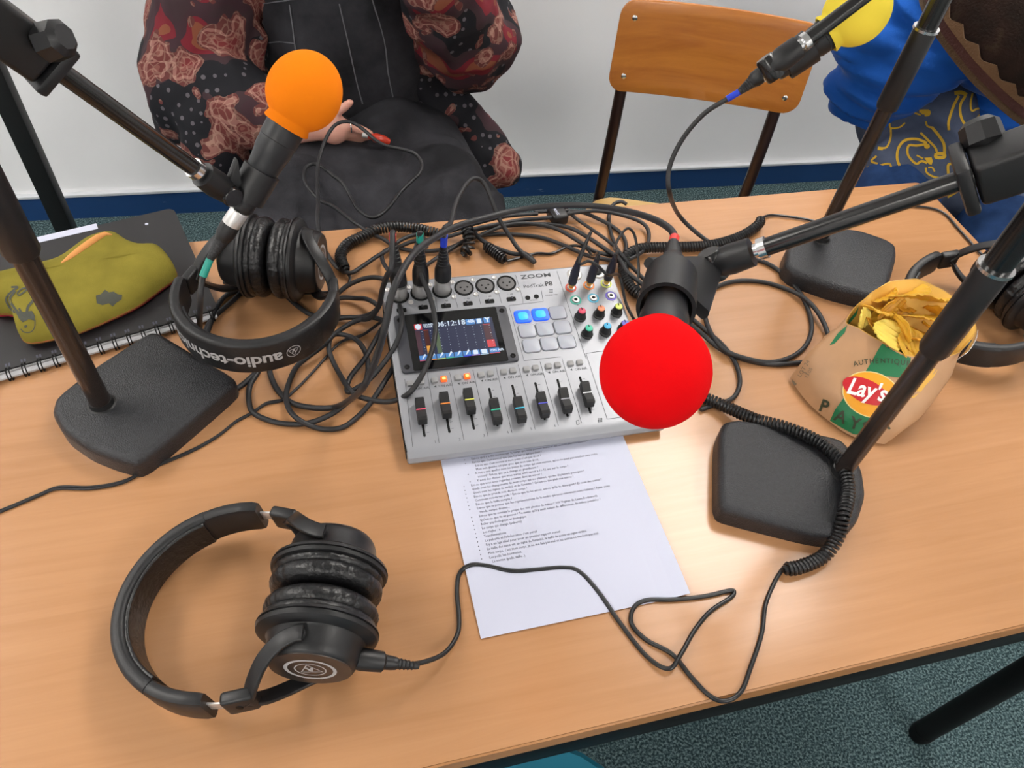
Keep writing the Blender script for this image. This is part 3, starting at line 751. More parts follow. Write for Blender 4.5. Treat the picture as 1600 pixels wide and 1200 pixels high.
# headphone knobs and sockets
KC = [(214, 70, 100), (230, 140, 100), (214, 226, 110), (70, 190, 160), (70, 170, 215), (110, 110, 200)]
for i, (x, y) in enumerate(((1225, 385), (1343, 370), (1452, 357), (1268, 492), (1382, 478), (1492, 462))):
    u, v = ML(*cp(x, y)); b = B()
    lathe(b, (u, v, 0), (0, 0, 1), [(0, .0072), (.002, .0074), (.003, .0062), (.012, .0052), (.0135, .0048)], 24)
    k = mobj('volume_knob', b, M['plastic'])
    b = B(); lathe(b, (u, v, .013), (0, 0, 1), [(0, .0046), (.0012, .0044), (.0016, .0034)], 20); mobj('knob_cap', b, mat('knob%d' % i, KC[i], .45), k)
    b = B(); box(b, (u, v + .0025, .0148), (.0008, .0035, .0006)); mobj('knob_mark', b, M['black'], k, smooth=False)
JC = [(214, 80, 60), (240, 140, 60), (214, 226, 100), (60, 170, 150), (80, 180, 215), (110, 95, 200)]
JP = [(1168, 198), (1280, 184), (1388, 172), (1198, 276), (1308, 264), (1418, 250)]
for i, (x, y) in enumerate(JP):
    u, v = ML(*cp(x, y)); b = B(); lathe(b, (u, v, -.0005), (0, 0, 1), [(0, .0072), (.0009, .0072), (.0009, .0052)], 28, cap=False); j = mobj('socket_ring', b, mat('ring%d' % i, JC[i], .5))
    b = B(); lathe(b, (u, v, -.0005), (0, 0, 1), [(0, .0044), (.0022, .0044), (.0024, .0036), (.0024, .0024), (-.001, .0022)], 20); mobj('socket', b, M['nickel'], j)
    b = B(); lathe(b, (u, v, .0), (0, 0, 1), [(0, .0022), (.0012, .0022)], 14); mobj('socket_hole', b, M['black'], j)
for (x, y) in ((1190, 118), (1335, 104)):
    u, v = ML(*cp(x, y)); b = B(); lathe(b, (u, v, -.0005), (0, 0, 1), [(0, .0098), (.001, .0098), (.002, .0086), (.002, .0062), (.0, .006)], 30); j = mobj('line_socket', b, M['nickel'])
    b = B(); lathe(b, (u, v, .0), (0, 0, 1), [(0, .0042), (.0022, .0042)], 16); mobj('socket_hole', b, M['black'], j)
for (x, y) in ((898, 262), (952, 254)):
    u, v = ML(*cp(x, y)); b = B(); lathe(b, (u, v, -.0005), (0, 0, 1), [(0, .0032), (.0012, .0032), (.0012, .002)], 20); mobj('mini_socket', b, M['black'])
def mixpoint(px, py, w=0.0):
    u, v = ML(px, py); return MX @ Vector((u, v, w))
def MXP(u, v, w): return MX @ Vector((u, v, w))

# ================================================================== MICROPHONE STANDS
def stand(label, foot, outline, ztop, zs, boomP, pivot, clip_to, clip_axis, collar=.74, r0=.0095, r1=.0135, boom_r=.0078):
    """outline: pixels of the base silhouette; boomP: clip end of the boom; pivot: where the boom meets the upright"""
    t = thing('microphone_stand', label, 'microphone stand', (foot[0], foot[1], T))
    pts = [U(x, y, .012) for x, y in outline]; pl = [Vector((p.x, p.y, 0)) for p in pts]
    for _ in range(3): pl = [q for i in range(len(pl)) for q in (pl[i].lerp(pl[(i + 1) % len(pl)], .15), pl[i].lerp(pl[(i + 1) % len(pl)], .85))]
    b = B(); prism(b, [(p.x, p.y) for p in pl], T, T + .027, bev=.010, bseg=5); obj('base', b, M['castiron'], t, angle=60)
    b = B(); lathe(b, (foot[0], foot[1], T + .022), (0, 0, 1), [(0, .016), (.004, .016), (.006, .0125), (.012, .0115)], 24); obj('base_socket', b, M['blackmetal'], t)
    b = B(); lathe(b, (foot[0], foot[1], T + .026), (0, 0, 1), [(0, r0), (zs - .02, r0)], 24); obj('lower_pole', b, M['tubebrown'] if False else M['polebrown'], t)
    b = B(); lathe(b, (foot[0], foot[1], T + zs), (0, 0, 1), [(0, r0), (.0, r1 - .001), (.003, r1), (.095, r1), (.098, r1 - .001)], 10); obj('height_clutch', b, M['plastic'], t)
    b = B(); lathe(b, (foot[0], foot[1], T + zs + .097), (0, 0, 1), [(0, r1 + .0012), (.003, r1 + .0012)], 24); obj('clutch_ring', b, M['chrome'], t)
    b = B(); lathe(b, (foot[0], foot[1], T + zs + .098), (0, 0, 1), [(0, r1 - .002), (ztop - zs - .115, r1 - .002)], 24); obj('upper_pole', b, M['blackgloss'], t)
    d = (pivot - boomP).normalized(); L = (pivot - boomP).length
    b = B(); tube(b, [boomP, pivot + d * .02], boom_r, 24); obj('boom_arm', b, M['blackgloss'], t)
    side = d.cross(Vector((0, 0, 1))).normalized(); up2 = side.cross(d)
    b = B(); R3 = Matrix((side, d, up2)).transposed().to_4x4(); c0 = pivot - d * .0
    m0 = Matrix.Translation(boomP + d * (L * collar)) @ R3
    box(b, (0, L * (1.02 - collar) / 2, 0), (.034, L * (1.02 - collar), .036), m0, .004, 3); bc = obj('boom_clutch', b, M['blackmetal'], t)
    b = B(); box(b, (0, -.006, 0), (.040, .010, .042), m0, .003, 2); obj('clutch_collar', b, M['plastic'], bc)
    b = B(); lathe(b, m0 @ Vector((-.014, .012, .010)), (up2 - side).normalized(), [(0, .011), (.004, .0145), (.018, .0135), (.022, .009)], 8); obj('clutch_knob', b, M['plastic'], bc)
    b = B(); lathe(b, pivot - Vector((0, 0, .03)), (0, 0, 1), [(0, .012), (.008, .017), (.05, .017), (.056, .012)], 20)
    lathe(b, pivot - side * .028, side, [(0, .018), (.006, .021), (.05, .021), (.056, .018)], 20); obj('boom_joint', b, M['plastic'], t)
    # clip: threaded stub, swivel, holder around the microphone
    b = B(); lathe(b, boomP - d * .010, d, [(0, .0062), (.004, .0062), (.004, .0095), (.0105, .0095)], 22); obj('thread_ring', b, M['chrome'], t)
    q = clip_to; ca_ = clip_axis.normalized(); j = boomP - d * .046
    b = B(); tube(b, [boomP - d * .012, boomP - d * .03, j, j - d * .006], [.0125, .0135, .0115, .006], 20); arm = obj('clip_joint', b, M['plastic'], t)
    sd = (d.cross(ca_)).normalized()
    b = B(); lathe(b, j - sd * .0135, sd, [(0, .009), (.002, .0105), (.025, .0105), (.027, .009)], 20); obj('clip_screw', b, M['blackgloss'], arm)
    b = B(); wv = (q - j); out = q - wv.normalized() * .015
    strap(b, catmull([j, j * .5 + out * .5 - sd * 0, out], 6), ca_, [.018 + .004 * k for k in range(13)], .009); obj('clip_arm', b, M['plastic'], t)
    return t, q, ca_
M['polebrown'] = mat('pole_black_brown', (50, 42, 39), 0.25, 0.3, spec=0.6)
def clip_holder(t, q, axis, r, L, taper=1.12):
    """open tube that grips the microphone body"""
    b = B(); u, v = ortho(axis); a0 = axis.normalized(); rr = []
    n = 40
    for s, kr in ((-L / 2, taper), (L / 2, 1.0)):
        for rad in (r * kr + .0005, r * kr + .0035): rr.append([q + a0 * s + (u * math.cos(2 * PI * k / n) + v * math.sin(2 * PI * k / n)) * rad for k in range(n)])
    rings(b, [rr[0], rr[1], rr[3], rr[2]], cap=False, closed=True); obj('mic_clip', b, M['plastic'], t)

def microphone(name_label, ballp, tail, rball, r_head, r_tail, foam, foam_label):
    """tail: end of the microphone body"""
    t = thing('microphone', name_label, 'microphone', ballp, group=None)
    d = (tail - ballp).normalized(); L = (tail - ballp).length
    b = B(); lathe(b, ballp, d, [(L * .02, r_head * .6), (rball * .7, r_head), (rball * .95, r_head), (L * .40, r_head), (L * .405, r_head * .965), (L * .5, r_head * .95), (L * .52, r_head * .9), (L * .93, r_tail * 1.05), (L * .985, r_tail), (L, r_tail * .9)], 40)
    obj('body', b, M['micbody'], t, angle=25)
    b = B(); prof = []
    for k in range(22):
        a = PI * (k / 21) * .80; x = -math.cos(a) * rball * 1.03 ; y = math.sin(a) * rball
        prof.append((x * (1.08 if x < 0 else 1.0), max(y, .0005)))
    ex = prof[-1][0]; prof += [(ex + .006, r_head + .004), (ex + .0075, r_head + .0025), (ex + .006, r_head + .0005), (ex - .004, r_head + .0002)]
    lathe(b, ballp, d, prof, 48); f = obj('foam_windscreen', b, foam, t, angle=80); f['label'] = foam_label
    return t, d, L

def tcol(a, b_, px):
    best = (1e9, .7); Ri = RM.transposed()
    for k in range(400):
        t_ = k / 400; q = Ri @ (a.lerp(b_, t_) - CAM)
        if q.z < 0:
            e = (800 + F * q.x / -q.z - px[0]) ** 2 + (600 - F * q.y / -q.z - px[1]) ** 2
            if e < best[0]: best = (e, t_)
    return best[1]
# right stand with the red microphone
rb = D(1024, 580, .492); rt = D(1049, 432, .60)
red, rd, rl = microphone('microphone with a red foam ball, over the mixer corner', rb, rt, .0362, .0188, .0125, M['foam_red'], 'bright red foam ball')
q = rb.lerp(rt, .80)
sA, q, ax_ = stand('black microphone stand with its base beside the printed sheet, holding the red microphone', (.5144, .3467),
    [(1150, 664), (1126, 668), (1118, 690), (1117, 790), (1124, 807), (1180, 822), (1260, 842), (1306, 849), (1334, 824), (1347, 782), (1342, 745), (1327, 715), (1308, 694), (1230, 678)],
    .43, .222, D(1197, 386, .635), V(.512, .352, .432), q, rd, tcol(D(1197, 386, .635), V(.512, .352, .432), (1520, 270)))
clip_holder(sA, q, rd, .0168, .052, 1.1)
# left stand with the orange microphone
ob = D(475, 145, .742); ot = D(376, 328, .768)
orange, od, ol = microphone('microphone with an orange foam ball, on the boom at the left', ob, ot, .0362, .0192, .0112, M['foam_orange'], 'orange foam ball')
q = ob.lerp(ot, .78)
sB, q, ax_ = stand('black microphone stand beside the spiral notebook, holding the orange microphone', (-.2491, .5745),
    [(240, 528), (150, 585), (92, 632), (86, 655), (103, 685), (140, 711), (180, 727), (222, 738), (300, 672), (369, 612), (371, 600), (300, 558), (256, 532)],
    .485, .232, D(302, 262, .705), V(-.249, .577, .488), q, od, tcol(D(302, 262, .705), V(-.249, .577, .488), (60, 96)), r0=.0105, r1=.0150)
clip_holder(sB, q, od, .0135, .034)
# far stand with the yellow microphone
yb = D(1337, 20, .86); yt = D(1212, 112, .895)
yellow, yd, yl = microphone('microphone with a yellow foam ball, in front of the blue sleeve', yb, yt, .0355, .0188, .0118, M['foam_yellow'], 'yellow foam ball')
q = yb.lerp(yt, .72)
bp_ = D(1262, 62, .815)
sC, q, ax_ = stand('black microphone stand near the far right table corner, holding the yellow microphone', (.6944, .7207),
    [(1224, 396), (1221, 422), (1236, 437), (1300, 460), (1366, 476), (1380, 468), (1396, 412), (1395, 394), (1380, 384), (1340, 370), (1300, 364), (1245, 380)],
    .46, .232, bp_, V(.694, .7215, .458), q, yd)
clip_holder(sC, q, yd, .0150, .034)

# ================================================================== CABLES
def xlr_plug(parent, a, bq, c, band_mat, male_len=.0, r=.0095, shell=None):
    """a: outer end of the metal shell, bq: shell/boot border, c: cable end of the boot"""
    d1 = (bq - a).normalized(); s = B(); lathe(s, a, d1, [(0, r * .93), (.001, r), ((bq - a).length, r)], 28); p = obj('connector', s, shell or M['nickel'], parent)
    d2 = (c - bq).normalized(); L = (c - bq).length; s = B()
    prof = [(0, r), (L * .12, r * 1.02), (L * .3, r * .98), (L * .42, r * .8)]
    for k in range(6): prof += [(L * (.44 + k * .085), r * (.76 - k * .05)), (L * (.47 + k * .085), r * (.76 - k * .05)), (L * (.48 + k * .085), r * (.70 - k * .05)), (L * (.51 + k * .085), r * (.70 - k * .05))]
    prof += [(L, r * .42)]
    lathe(s, bq, d2, prof, 24); obj('strain_relief', s, M['plastic'], p)
    return p
def colour_band(parent, p, q, r, mt, label):
    s = B(); tube(s, [p, q], r, 16); o = obj('colour_band', s, mt, parent); o['label'] = label
M['b_red'] = mat('band_red', (222, 58, 52), .4); M['b_green'] = mat('band_green', (30, 150, 135), .35); M['b_blue'] = mat('band_blue', (32, 60, 190), .35)
def zpts(lst, r, z0=None):
    """(px, py) lies on the table; (px, py, z) at height z; (px, py, 'd', dist) at a distance"""
    out = []
    for p in lst:
        if isinstance(p, Vector): out.append(p)
        elif len(p) == 2: out.append(U(p[0], p[1], (z0 if z0 is not None else r + .0003)))
        elif len(p) == 3: out.append(U(p[0], p[1], p[2]))
        else: out.append(D(p[0], p[1], p[3]))
    return out
CR = .0031
# --- orange microphone's cable (green bands): mic -> behind the left base -> tangle -> second socket
t = thing('microphone_cable', 'black cable with green bands from the orange microphone down behind the left stand base', 'cable', ot)
c1 = D(361, 350, .775); c2 = D(329, 404, .785)
xlr_plug(t, ot + od * .0, c1, c2, None)
colour_band(t, D(328, 405, .785), D(317, 432, .787), .0040, M['b_green'], 'green band')
b = B(); P_ = zpts([c2, (317, 432, 'd', .787), (313, 470, 'd', .79), (312, 520, .030), (314, 560, .012), (322, 590, .0045), (345, 620, .0035), (380, 600, .0035)], CR)
P_ += zpts([(404, 579, .004), (391, 602), (389, 626), (396, 645), (424, 658), (456, 663), (486, 660, .006), (518, 647, .008), (546, 626, .010), (565, 608, .014), (574, 585, .012), (574, 561, .010), (565, 540, .012), (550, 527, .012), (527, 522, .010), (516, 529, .008), (514, 546, .006), (520, 564, .005), (531, 585, .006), (546, 608, .008), (565, 621, .008), (602, 628, .012), (627, 622, .024), (645, 608, .036), (665, 575, .044), (678, 535, .052), (680, 500, .058), (672, 465, .070), (662, 440, .082), (652, 412, .092), (648, 396, .098), (654, 380, .10), (666, 385, .102)], CR)
gp = MXP(*XC[1], .0); gtop = gp + an * .078 + ay * .012
P_ += [gtop + an * .014, gtop]
tube(b, catmull(P_, 6), CR, 10); obj('cord', b, M['rubber'], t)
xlr_plug(t, gp, gp + an * .022, gtop, None, r=.0098); colour_band(t, gtop - an * .0, gtop + an * .013, .0042, M['b_green'], 'green band')
# --- red microphone's cable (red bands): arches over everything to the first socket
t = thing('microphone_cable', 'black cable with red bands arching from the red microphone over the others', 'cable', rt)
c1 = rt + rd * .006; c2 = D(1052, 380, .652)
xlr_plug(t, rt, c1, c2, None, r=.0115, shell=M['micbody'])
colour_band(t, c2 - rd * .001, D(1054, 371, .66), .0043, M['b_red'], 'red band')
r0 = MXP(*XC[0], .0); rtop = r0 + an * .075 - ax * .004 + ay * .02
b = B(); P_ = zpts([c2, (1054, 371, 'd', .66), (1046, 357, 'd', .68), (1020, 342, 'd', .72), (980, 330, 'd', .77), (930, 322, 'd', .81), (870, 321, 'd', .83), (810, 328, 'd', .83), (760, 340, 'd', .81), (715, 353, 'd', .78), (680, 371, 'd', .74), (650, 393, 'd', .70), (628, 424, 'd', .67), (612, 460, 'd', .66), (604, 500, 'd', .665), (594, 540, 'd', .68), (580, 580, 'd', .70), (562, 612, 'd', .725), (530, 634, .016), (500, 638, .008), (462, 632, .004), (440, 617, .0035), (426, 595, .0035), (422, 570, .0035), (440, 540, .006), (480, 520, .0035), (520, 500, .006), (548, 496, .012), (575, 498, .018), (592, 478, .040), (597, 455, .07), (604, 432, .10), (612, 415, .118)], CR)
P_ += [rtop + an * .012, rtop]
tube(b, catmull(P_, 6), CR + .0002, 10); obj('cord', b, M['rubber'], t)
xlr_plug(t, r0, r0 + an * .022, rtop, None, r=.0098); colour_band(t, rtop, rtop + an * .011, .0042, M['b_red'], 'red band')
# --- yellow microphone's cable (blue bands)
t = thing('microphone_cable', 'black cable with blue bands hanging from the yellow microphone, looping on the right', 'cable', yt)
c1 = D(1190, 116, .90); c2 = D(1155, 144, .91)
xlr_plug(t, yt, c1, c2, None)
colour_band(t, D(1156, 143, .91), D(1136, 155, .915), .0040, M['b_blue'], 'blue band')
b3 = MXP(*XC[2], 0); btop = b3 + an * .074 + ay * .006
b = B(); P_ = zpts([c2, (1136, 155, 'd', .915), (1100, 178, 'd', .93), (1066, 218, 'd', .95), (1046, 262, 'd', .965), (1046, 300, 'd', .97), (1060, 335, .035), (1090, 365, .012), (1125, 388, .006), (1165, 402), (1200, 412), (1232, 436), (1256, 468), (1268, 505), (1262, 535), (1240, 556), (1205, 566, .004), (1165, 560, .008), (1130, 545, .009), (1108, 515, .006), (1101, 482), (1112, 454), (1145, 440), (1188, 440), (1230, 452, .004), (1262, 470, .009), (1285, 500, .008), (1296, 535), (1290, 560), (1245, 567), (1200, 569), (1155, 559, .004), (1122, 543, .005), (1095, 520, .006), (1062, 495, .006), (1030, 470, .01), (1004, 445, .012), (980, 425, .014), (968, 405, .014), (950, 392, .012), (920, 372, .009), (890, 356, .006), (850, 350, .006), (800, 352, .006), (760, 356, .01), (742, 362, .012), (760, 380, .010), (800, 396, .006), (822, 397, .006), (835, 410, .006), (812, 391, .010), (796, 368, .020), (781, 344, .036), (772, 323, .050), (763, 299, .066), (754, 284, .076), (745, 279, .082), (735, 281, .086), (724, 294, .090), (712, 318, .094), (704, 348, .098)], CR)
P_ += [btop + an * .028, btop + an * .012, btop]
tube(b, catmull(P_, 6), CR, 10); obj('cord', b, M['rubber'], t)
xlr_plug(t, b3, b3 + an * .024, btop, None, r=.0100); colour_band(t, btop, btop + an * .016, .0043, M['b_blue'], 'blue band')
# --- long cable with a loop on the seated person's lap
t = thing('spare_cable', 'black cable looping over the far table edge onto the lap of the dungarees', 'cable', (0, .85, T))
b = B(); P_ = zpts([(835, 331, .012), (900, 330, .010), (937, 343, .006), (963, 358), (975, 372), (978, 390), (967, 400, .004), (930, 393, .01), (907, 379, .012), (862, 355, .010), (800, 350, .012), (740, 372, .009), (700, 388, .006), (660, 393, .005), (640, 391), (617, 385), (598, 373, .006), (577, 364, .008), (565, 355, .006), (552, 346, .004), (520, 322, -.02), (500, 313, -.03), (481, 292, -.03), (475, 277, -.03), (478, 262, -.03), (490, 256, -.03), (505, 262, -.03), (520, 274, -.03), (535, 286, -.035), (547, 306, -.04), (557, 324, -.035), (571, 336, -.03), (583, 340, -.03), (595, 335, -.03), (610, 321, -.035), (625, 301, -.04), (643, 283, -.035), (656, 270, -.03), (659, 255, -.03), (649, 241, -.02), (632, 234, -.015), (604, 228, -.01), (587, 219, -.005), (571, 205, .0), (554, 193, .005), (538, 190, .006), (523, 196, .002), (511, 213, -.005), (503, 234, -.012), (497, 258, -.018), (496, 280, -.018), (497, 320, -.01), (496, 337, .0), (499, 367, .004), (509, 393, .0045), (523, 414, .006), (535, 423, .008), (550, 426, .008), (568, 415, .008), (587, 402, .010), (607, 390, .012), (625, 376, .012), (647, 367, .010), (670, 366, .008), (700, 362, .014), (740, 350, .016), (790, 338, .014), (840, 334, .010)], CR)
tube(b, catmull(P_, 5), CR - .0002, 10); obj('cord', b, M['rubber'], t)
# --- another long cable: left loops and the upper sweep
t = thing('spare_cable', 'black cable coiled in wide loops between the headphones and the mixer', 'cable', (.03, .6, T))
b = B(); P_ = zpts([(350, 440, .0035), (380, 452), (330, 500), (322, 525, .006), (345, 470, .0035), (378, 452, .0035), (430, 452, .0035), (465, 478, .0035), (490, 493, .004), (530, 496, .006), (571, 494, .008), (590, 480, .012), (575, 468, .014), (556, 466, .008), (530, 466, .006), (505, 478, .004), (524, 462, .009), (545, 445, .014), (575, 434, .016), (600, 436, .018), (612, 448, .03), (622, 470, .04), (628, 500, .050), (622, 530, .046), (605, 560, .030), (580, 590, .016), (560, 605, .010), (543, 612, .006), (547, 590, .006), (570, 560, .013), (590, 525, .018), (600, 505, .018), (582, 496, .016), (555, 502, .014), (525, 520, .012), (505, 540, .0095), (478, 560, .008), (462, 575), (451, 600), (447, 620, .006), (452, 640, .008), (467, 656, .010), (490, 667, .0035), (512, 671, .0035), (537, 667), (561, 649), (580, 628, .008), (600, 598, .012), (616, 570, .016), (621, 545, .018), (618, 520, .02), (605, 500, .02)], CR)
tube(b, catmull(P_, 5), CR, 10); obj('cord', b, M['rubber'], t)
# --- third: behind the mixer
t = thing('spare_cable', 'black cable lying in a wide figure behind the back edge of the mixer', 'cable', (.35, .75, T))
b = B(); P_ = zpts([(612, 430, .02), (598, 408, .01), (600, 393, .006), (622, 386, .006), (650, 376, .014), (690, 372, .018), (740, 358, .020), (790, 348, .012), (820, 343, .008), (858, 340, .012), (900, 332, .014), (940, 330, .016), (985, 340, .012), (1008, 352, .008), (1014, 370, .006), (1008, 388, .012), (990, 402, .012), (967, 408, .010), (940, 404, .008), (915, 398, .006), (880, 383, .005), (845, 371), (800, 366), (770, 366), (735, 372, .006), (700, 392, .008), (670, 412, .010), (660, 422, .02)], CR)
tube(b, catmull(P_, 6), CR - .0002, 10); obj('cord', b, M['rubber'], t)
t = thing('spare_cable', 'black cable crossing the far table edge beside the small black box', 'cable', (.45, .83, T))
b = B(); P_ = zpts([(979, 319, .003), (970, 315, .0035), (958, 320, .0035), (952, 335), (952, 352), (957, 372, .006), (965, 390, .014), (975, 402, .018), (985, 415, .012), (1000, 430, .006), (1020, 450), (1045, 475)], CR)
tube(b, catmull(P_, 6), CR - .0004, 10); obj('cord', b, M['rubber'], t)
t = thing('spare_cable', 'thin black cable from the small black box into the tangle at the mixer', 'cable', (.3, .83, T))
b = B(); P_ = zpts([(888, 331, .012), (905, 345, .008), (930, 362, .010), (952, 378, .012), (965, 392, .016), (960, 405, .012)], CR)
tube(b, catmull(P_, 6), CR - .0006, 10); obj('cord', b, M['rubber'], t)
t = thing('spare_cable', 'black cable curling from under the red microphone to the coiled cable', 'cable', (.4, .5, T))
b = B(); P_ = zpts([(1040, 470, .004), (1076, 494, .0035), (1100, 514, .0033), (1128, 538, .0033), (1148, 565, .0033), (1156, 592), (1152, 613), (1140, 625), (1118, 632), (1095, 640)], CR)
tube(b, catmull(P_, 6), CR - .0002, 10); obj('cord', b, M['rubber'], t)
# --- thin twin usb cable along the table
b = B(); P_ = zpts([(600, 500, .008), (589, 508, .006), (565, 525, .004), (539, 532, .003), (524, 542, .0022), (509, 559), (482, 589), (460, 611), (441, 626), (415, 632), (392, 647), (368, 660), (340, 682), (300, 705), (230, 735), (190, 755), (140, 764), (90, 764), (60, 775), (0, 800), (-60, 822)], .0014)
P2 = catmull(P_, 6); tube(b, P2, .0013, 8); tube(b, [p + Vector((.0012, .0024, 0)) for p in P2], .0012, 8)
top('thin_cable', b, M['rubber'], 'very thin black twin cable running to the left table side past the stand base', 'cable')

# --- coiled headphone cords
def coil_points(path, R, pitch, n=9):
    pp = catmull(path, 8); out = []; u, _ = ortho(pp[1] - pp[0]); acc = 0.0; dl = pitch / n; pos = 0.0
    seglen = [(pp[i + 1] - pp[i]).length for i in range(len(pp) - 1)]; tot = sum(seglen); i = 0; base = 0.0; s = 0.0; ang = 0.0
    while s < tot:
        while i < len(seglen) - 1 and s > base + seglen[i]: base += seglen[i]; i += 1
        t = (pp[i + 1] - pp[i]).normalized(); p = pp[i] + t * (s - base); u = (u - t * u.dot(t)).normalized(); v = t.cross(u)
        k = min(1, s / .006, (tot - s) / .006 + .05)
        out.append(p + (u * math.cos(ang) + v * math.sin(ang)) * R * k); s += dl; ang += 2 * PI / n
    return out
def coiled(parent, path, R=.0054, wire=.0019, pitch=.0043, name='coiled_section'):
    b = B(); tube(b, coil_points(path, R, pitch), wire, 6); return obj(name, b, M['coil'], parent)
HR = .0019
# front headphones' cord
hc = thing('headphone_cord', 'black headphone cord crossing the paper, coiled around the right stand base', 'cable', (.3, .25, T))
b = B(); P_ = zpts([(605, 1034, .040), (625, 1038, .036), (660, 1035, .024), (695, 1020, .012), (715, 990, .006), (717, 960), (714, 925), (718, 896), (735, 883, .003), (760, 884), (800, 892, .003), (840, 890), (880, 887), (905, 893), (935, 925), (970, 975), (1010, 1025), (1045, 1045, .006), (1065, 1020, .0065), (1085, 985), (1110, 955), (1140, 935), (1147, 926), (1140, 923), (1100, 932), (1050, 937), (1010, 938), (990, 950), (987, 975), (1010, 1000), (1050, 1022, .003), (1080, 1058), (1110, 1088), (1135, 1095), (1158, 1080), (1172, 1045), (1190, 990), (1196, 945), (1210, 910), (1222, 890, .004)], HR)
tube(b, catmull(P_, 6), HR + .0003, 10); obj('cord', b, M['coil'], hc)
cpth = zpts([(1222, 890, .008), (1250, 886, .008), (1285, 870, .010), (1308, 840, .022), (1318, 805, .036), (1325, 770, .036), (1322, 742, .037), (1318, 725, .036), (1298, 705, .034), (1270, 685, .034), (1225, 667, .030), (1180, 655, .022), (1140, 638, .012), (1110, 625, .008), (1080, 615, .008), (1055, 600, .008)], HR)
coiled(hc, cpth, R=.0059)
# far left headphones' cord
t = thing('headphone_cord', 'coiled black headphone cord on the table behind the left headphones', 'cable', (.02, .85, T))
coiled(t, zpts([(541, 424, .010), (534, 410, .008), (533, 396, .008), (545, 380, .008), (570, 368, .010), (590, 358, .012), (620, 354, .012), (645, 356, .012), (672, 362, .012), (700, 370, .008)], HR), R=.0062)
b = B(); P_ = zpts([(541, 424, .008), (547, 435, .004), (542, 448, .003), (530, 454, .003), (508, 457, .003), (478, 458, .006), (460, 455, .02)], HR)
tube(b, catmull(P_, 6), HR, 8); obj('cord', b, M['coil'], t)
# short coils between
t = thing('headphone_cord', 'black coiled cord bunched behind the blue banded plug', 'cable', (.2, .8, T))
coiled(t, zpts([(728, 352, .020), (731, 362, .022), (733, 376, .018), (731, 390, .010), (722, 398, .008)], HR), R=.0072, pitch=.0062, wire=.002)
coiled(t, zpts([(756, 382, .010), (770, 392, .008), (785, 404, .008), (792, 408, .007)], HR), R=.0062)
b = B(); P_ = zpts([(792, 408, .004), (812, 403, .003), (838, 396, .003), (862, 396, .003), (885, 386, .004), (902, 384, .008), (918, 390, .012), (926, 400, .04)], HR)
pg2 = mixpoint(*cp(1280, 184)); P_ += [pg2 + an * .062, pg2 + an * .046]
tube(b, catmull(P_, 6), HR, 8); obj('cord', b, M['coil'], t)
# right headphones' cord: coil on the right side of the mixer then away to the far stand
t = thing('headphone_cord', 'long coiled black cord from the mixer corner to the far stand', 'cable', (.6, .75, T))
coiled(t, zpts([(1050, 478, .008), (1020, 470, .008), (995, 458, .008), (980, 440, .008), (974, 422, .008), (978, 402, .010), (990, 392, .012), (1010, 387, .012), (1050, 386, .010), (1090, 385, .008), (1125, 380, .008), (1160, 368, .008), (1184, 352, .010), (1190, 340, .012)], HR), R=.0060)
b = B(); P_ = zpts([(1190, 340, .006), (1205, 336, .003), (1230, 338, .003), (1262, 343, .003), (1300, 352, .003), (1340, 350, .003), (1380, 330, .003), (1420, 322, .003), (1470, 330, .003), (1500, 360, .003), (1545, 408, .004), (1600, 445, .01)], HR)
tube(b, catmull(P_, 6), HR, 8); obj('cord', b, M['coil'], t)
# cord with the arch beside the mixer
pg3 = mixpoint(*cp(1388, 172))
t = thing('headphone_cord', 'thin black cord arching up from the yellow ringed socket', 'cable', pg3)
b = B(); P_ = [pg3 + an * .046, pg3 + an * .060] + zpts([(960, 388, .06), (968, 370, .056), (980, 357, .052), (990, 364, .046), (995, 385, .036), (998, 420, .020), (998, 450, .008), (1020, 462, .004), (1046, 476, .003)], HR)
tube(b, catmull(P_, 6), HR, 8); obj('cord', b, M['coil'], t)
pg1 = mixpoint(*cp(1168, 198))
t = thing('headphone_cord', 'black cord from the red ringed socket across the mixer corner under the red ball', 'cable', pg1)
b = B(); P_ = [pg1 + an * .046, pg1 + an * .058] + [mixpoint(910, 409, .055)] + zpts([(905, 410, .105), (920, 408, .108), (935, 416, .104), (950, 430, .096)], HR) + [mixpoint(962, 447, .02), mixpoint(975, 474, .006), mixpoint(984, 492, .0035)] + zpts([(1000, 512, .02), (1025, 535, .004), (1060, 570, .0025)], HR)
tube(b, catmull(P_, 6), HR, 8); obj('cord', b, M['coil'], t)
for pg, nm, gl in ((pg1, 'red', 0), (pg2, 'orange', 0), (pg3, 'yellow', 0)):
    t = thing('jack_plug', 'gold tipped black jack plug standing in the %s ringed mixer socket' % nm, 'plug', pg, group='jack plugs in the mixer')
    s = B(); lathe(s, pg + an * .0005, an, [(0, .0034), (.006, .0034), (.0065, .0048), (.012, .0048)], 20); obj('metal_collar', s, M['gold'], t)
    s = B(); lathe(s, pg + an * .010, an, [(0, .0052), (.001, .0056), (.020, .0054), (.030, .0042), (.034, .0036), (.046, .0026)], 20); obj('sleeve', s, mat('plug_sleeve', (30, 30, 44), .45), t)

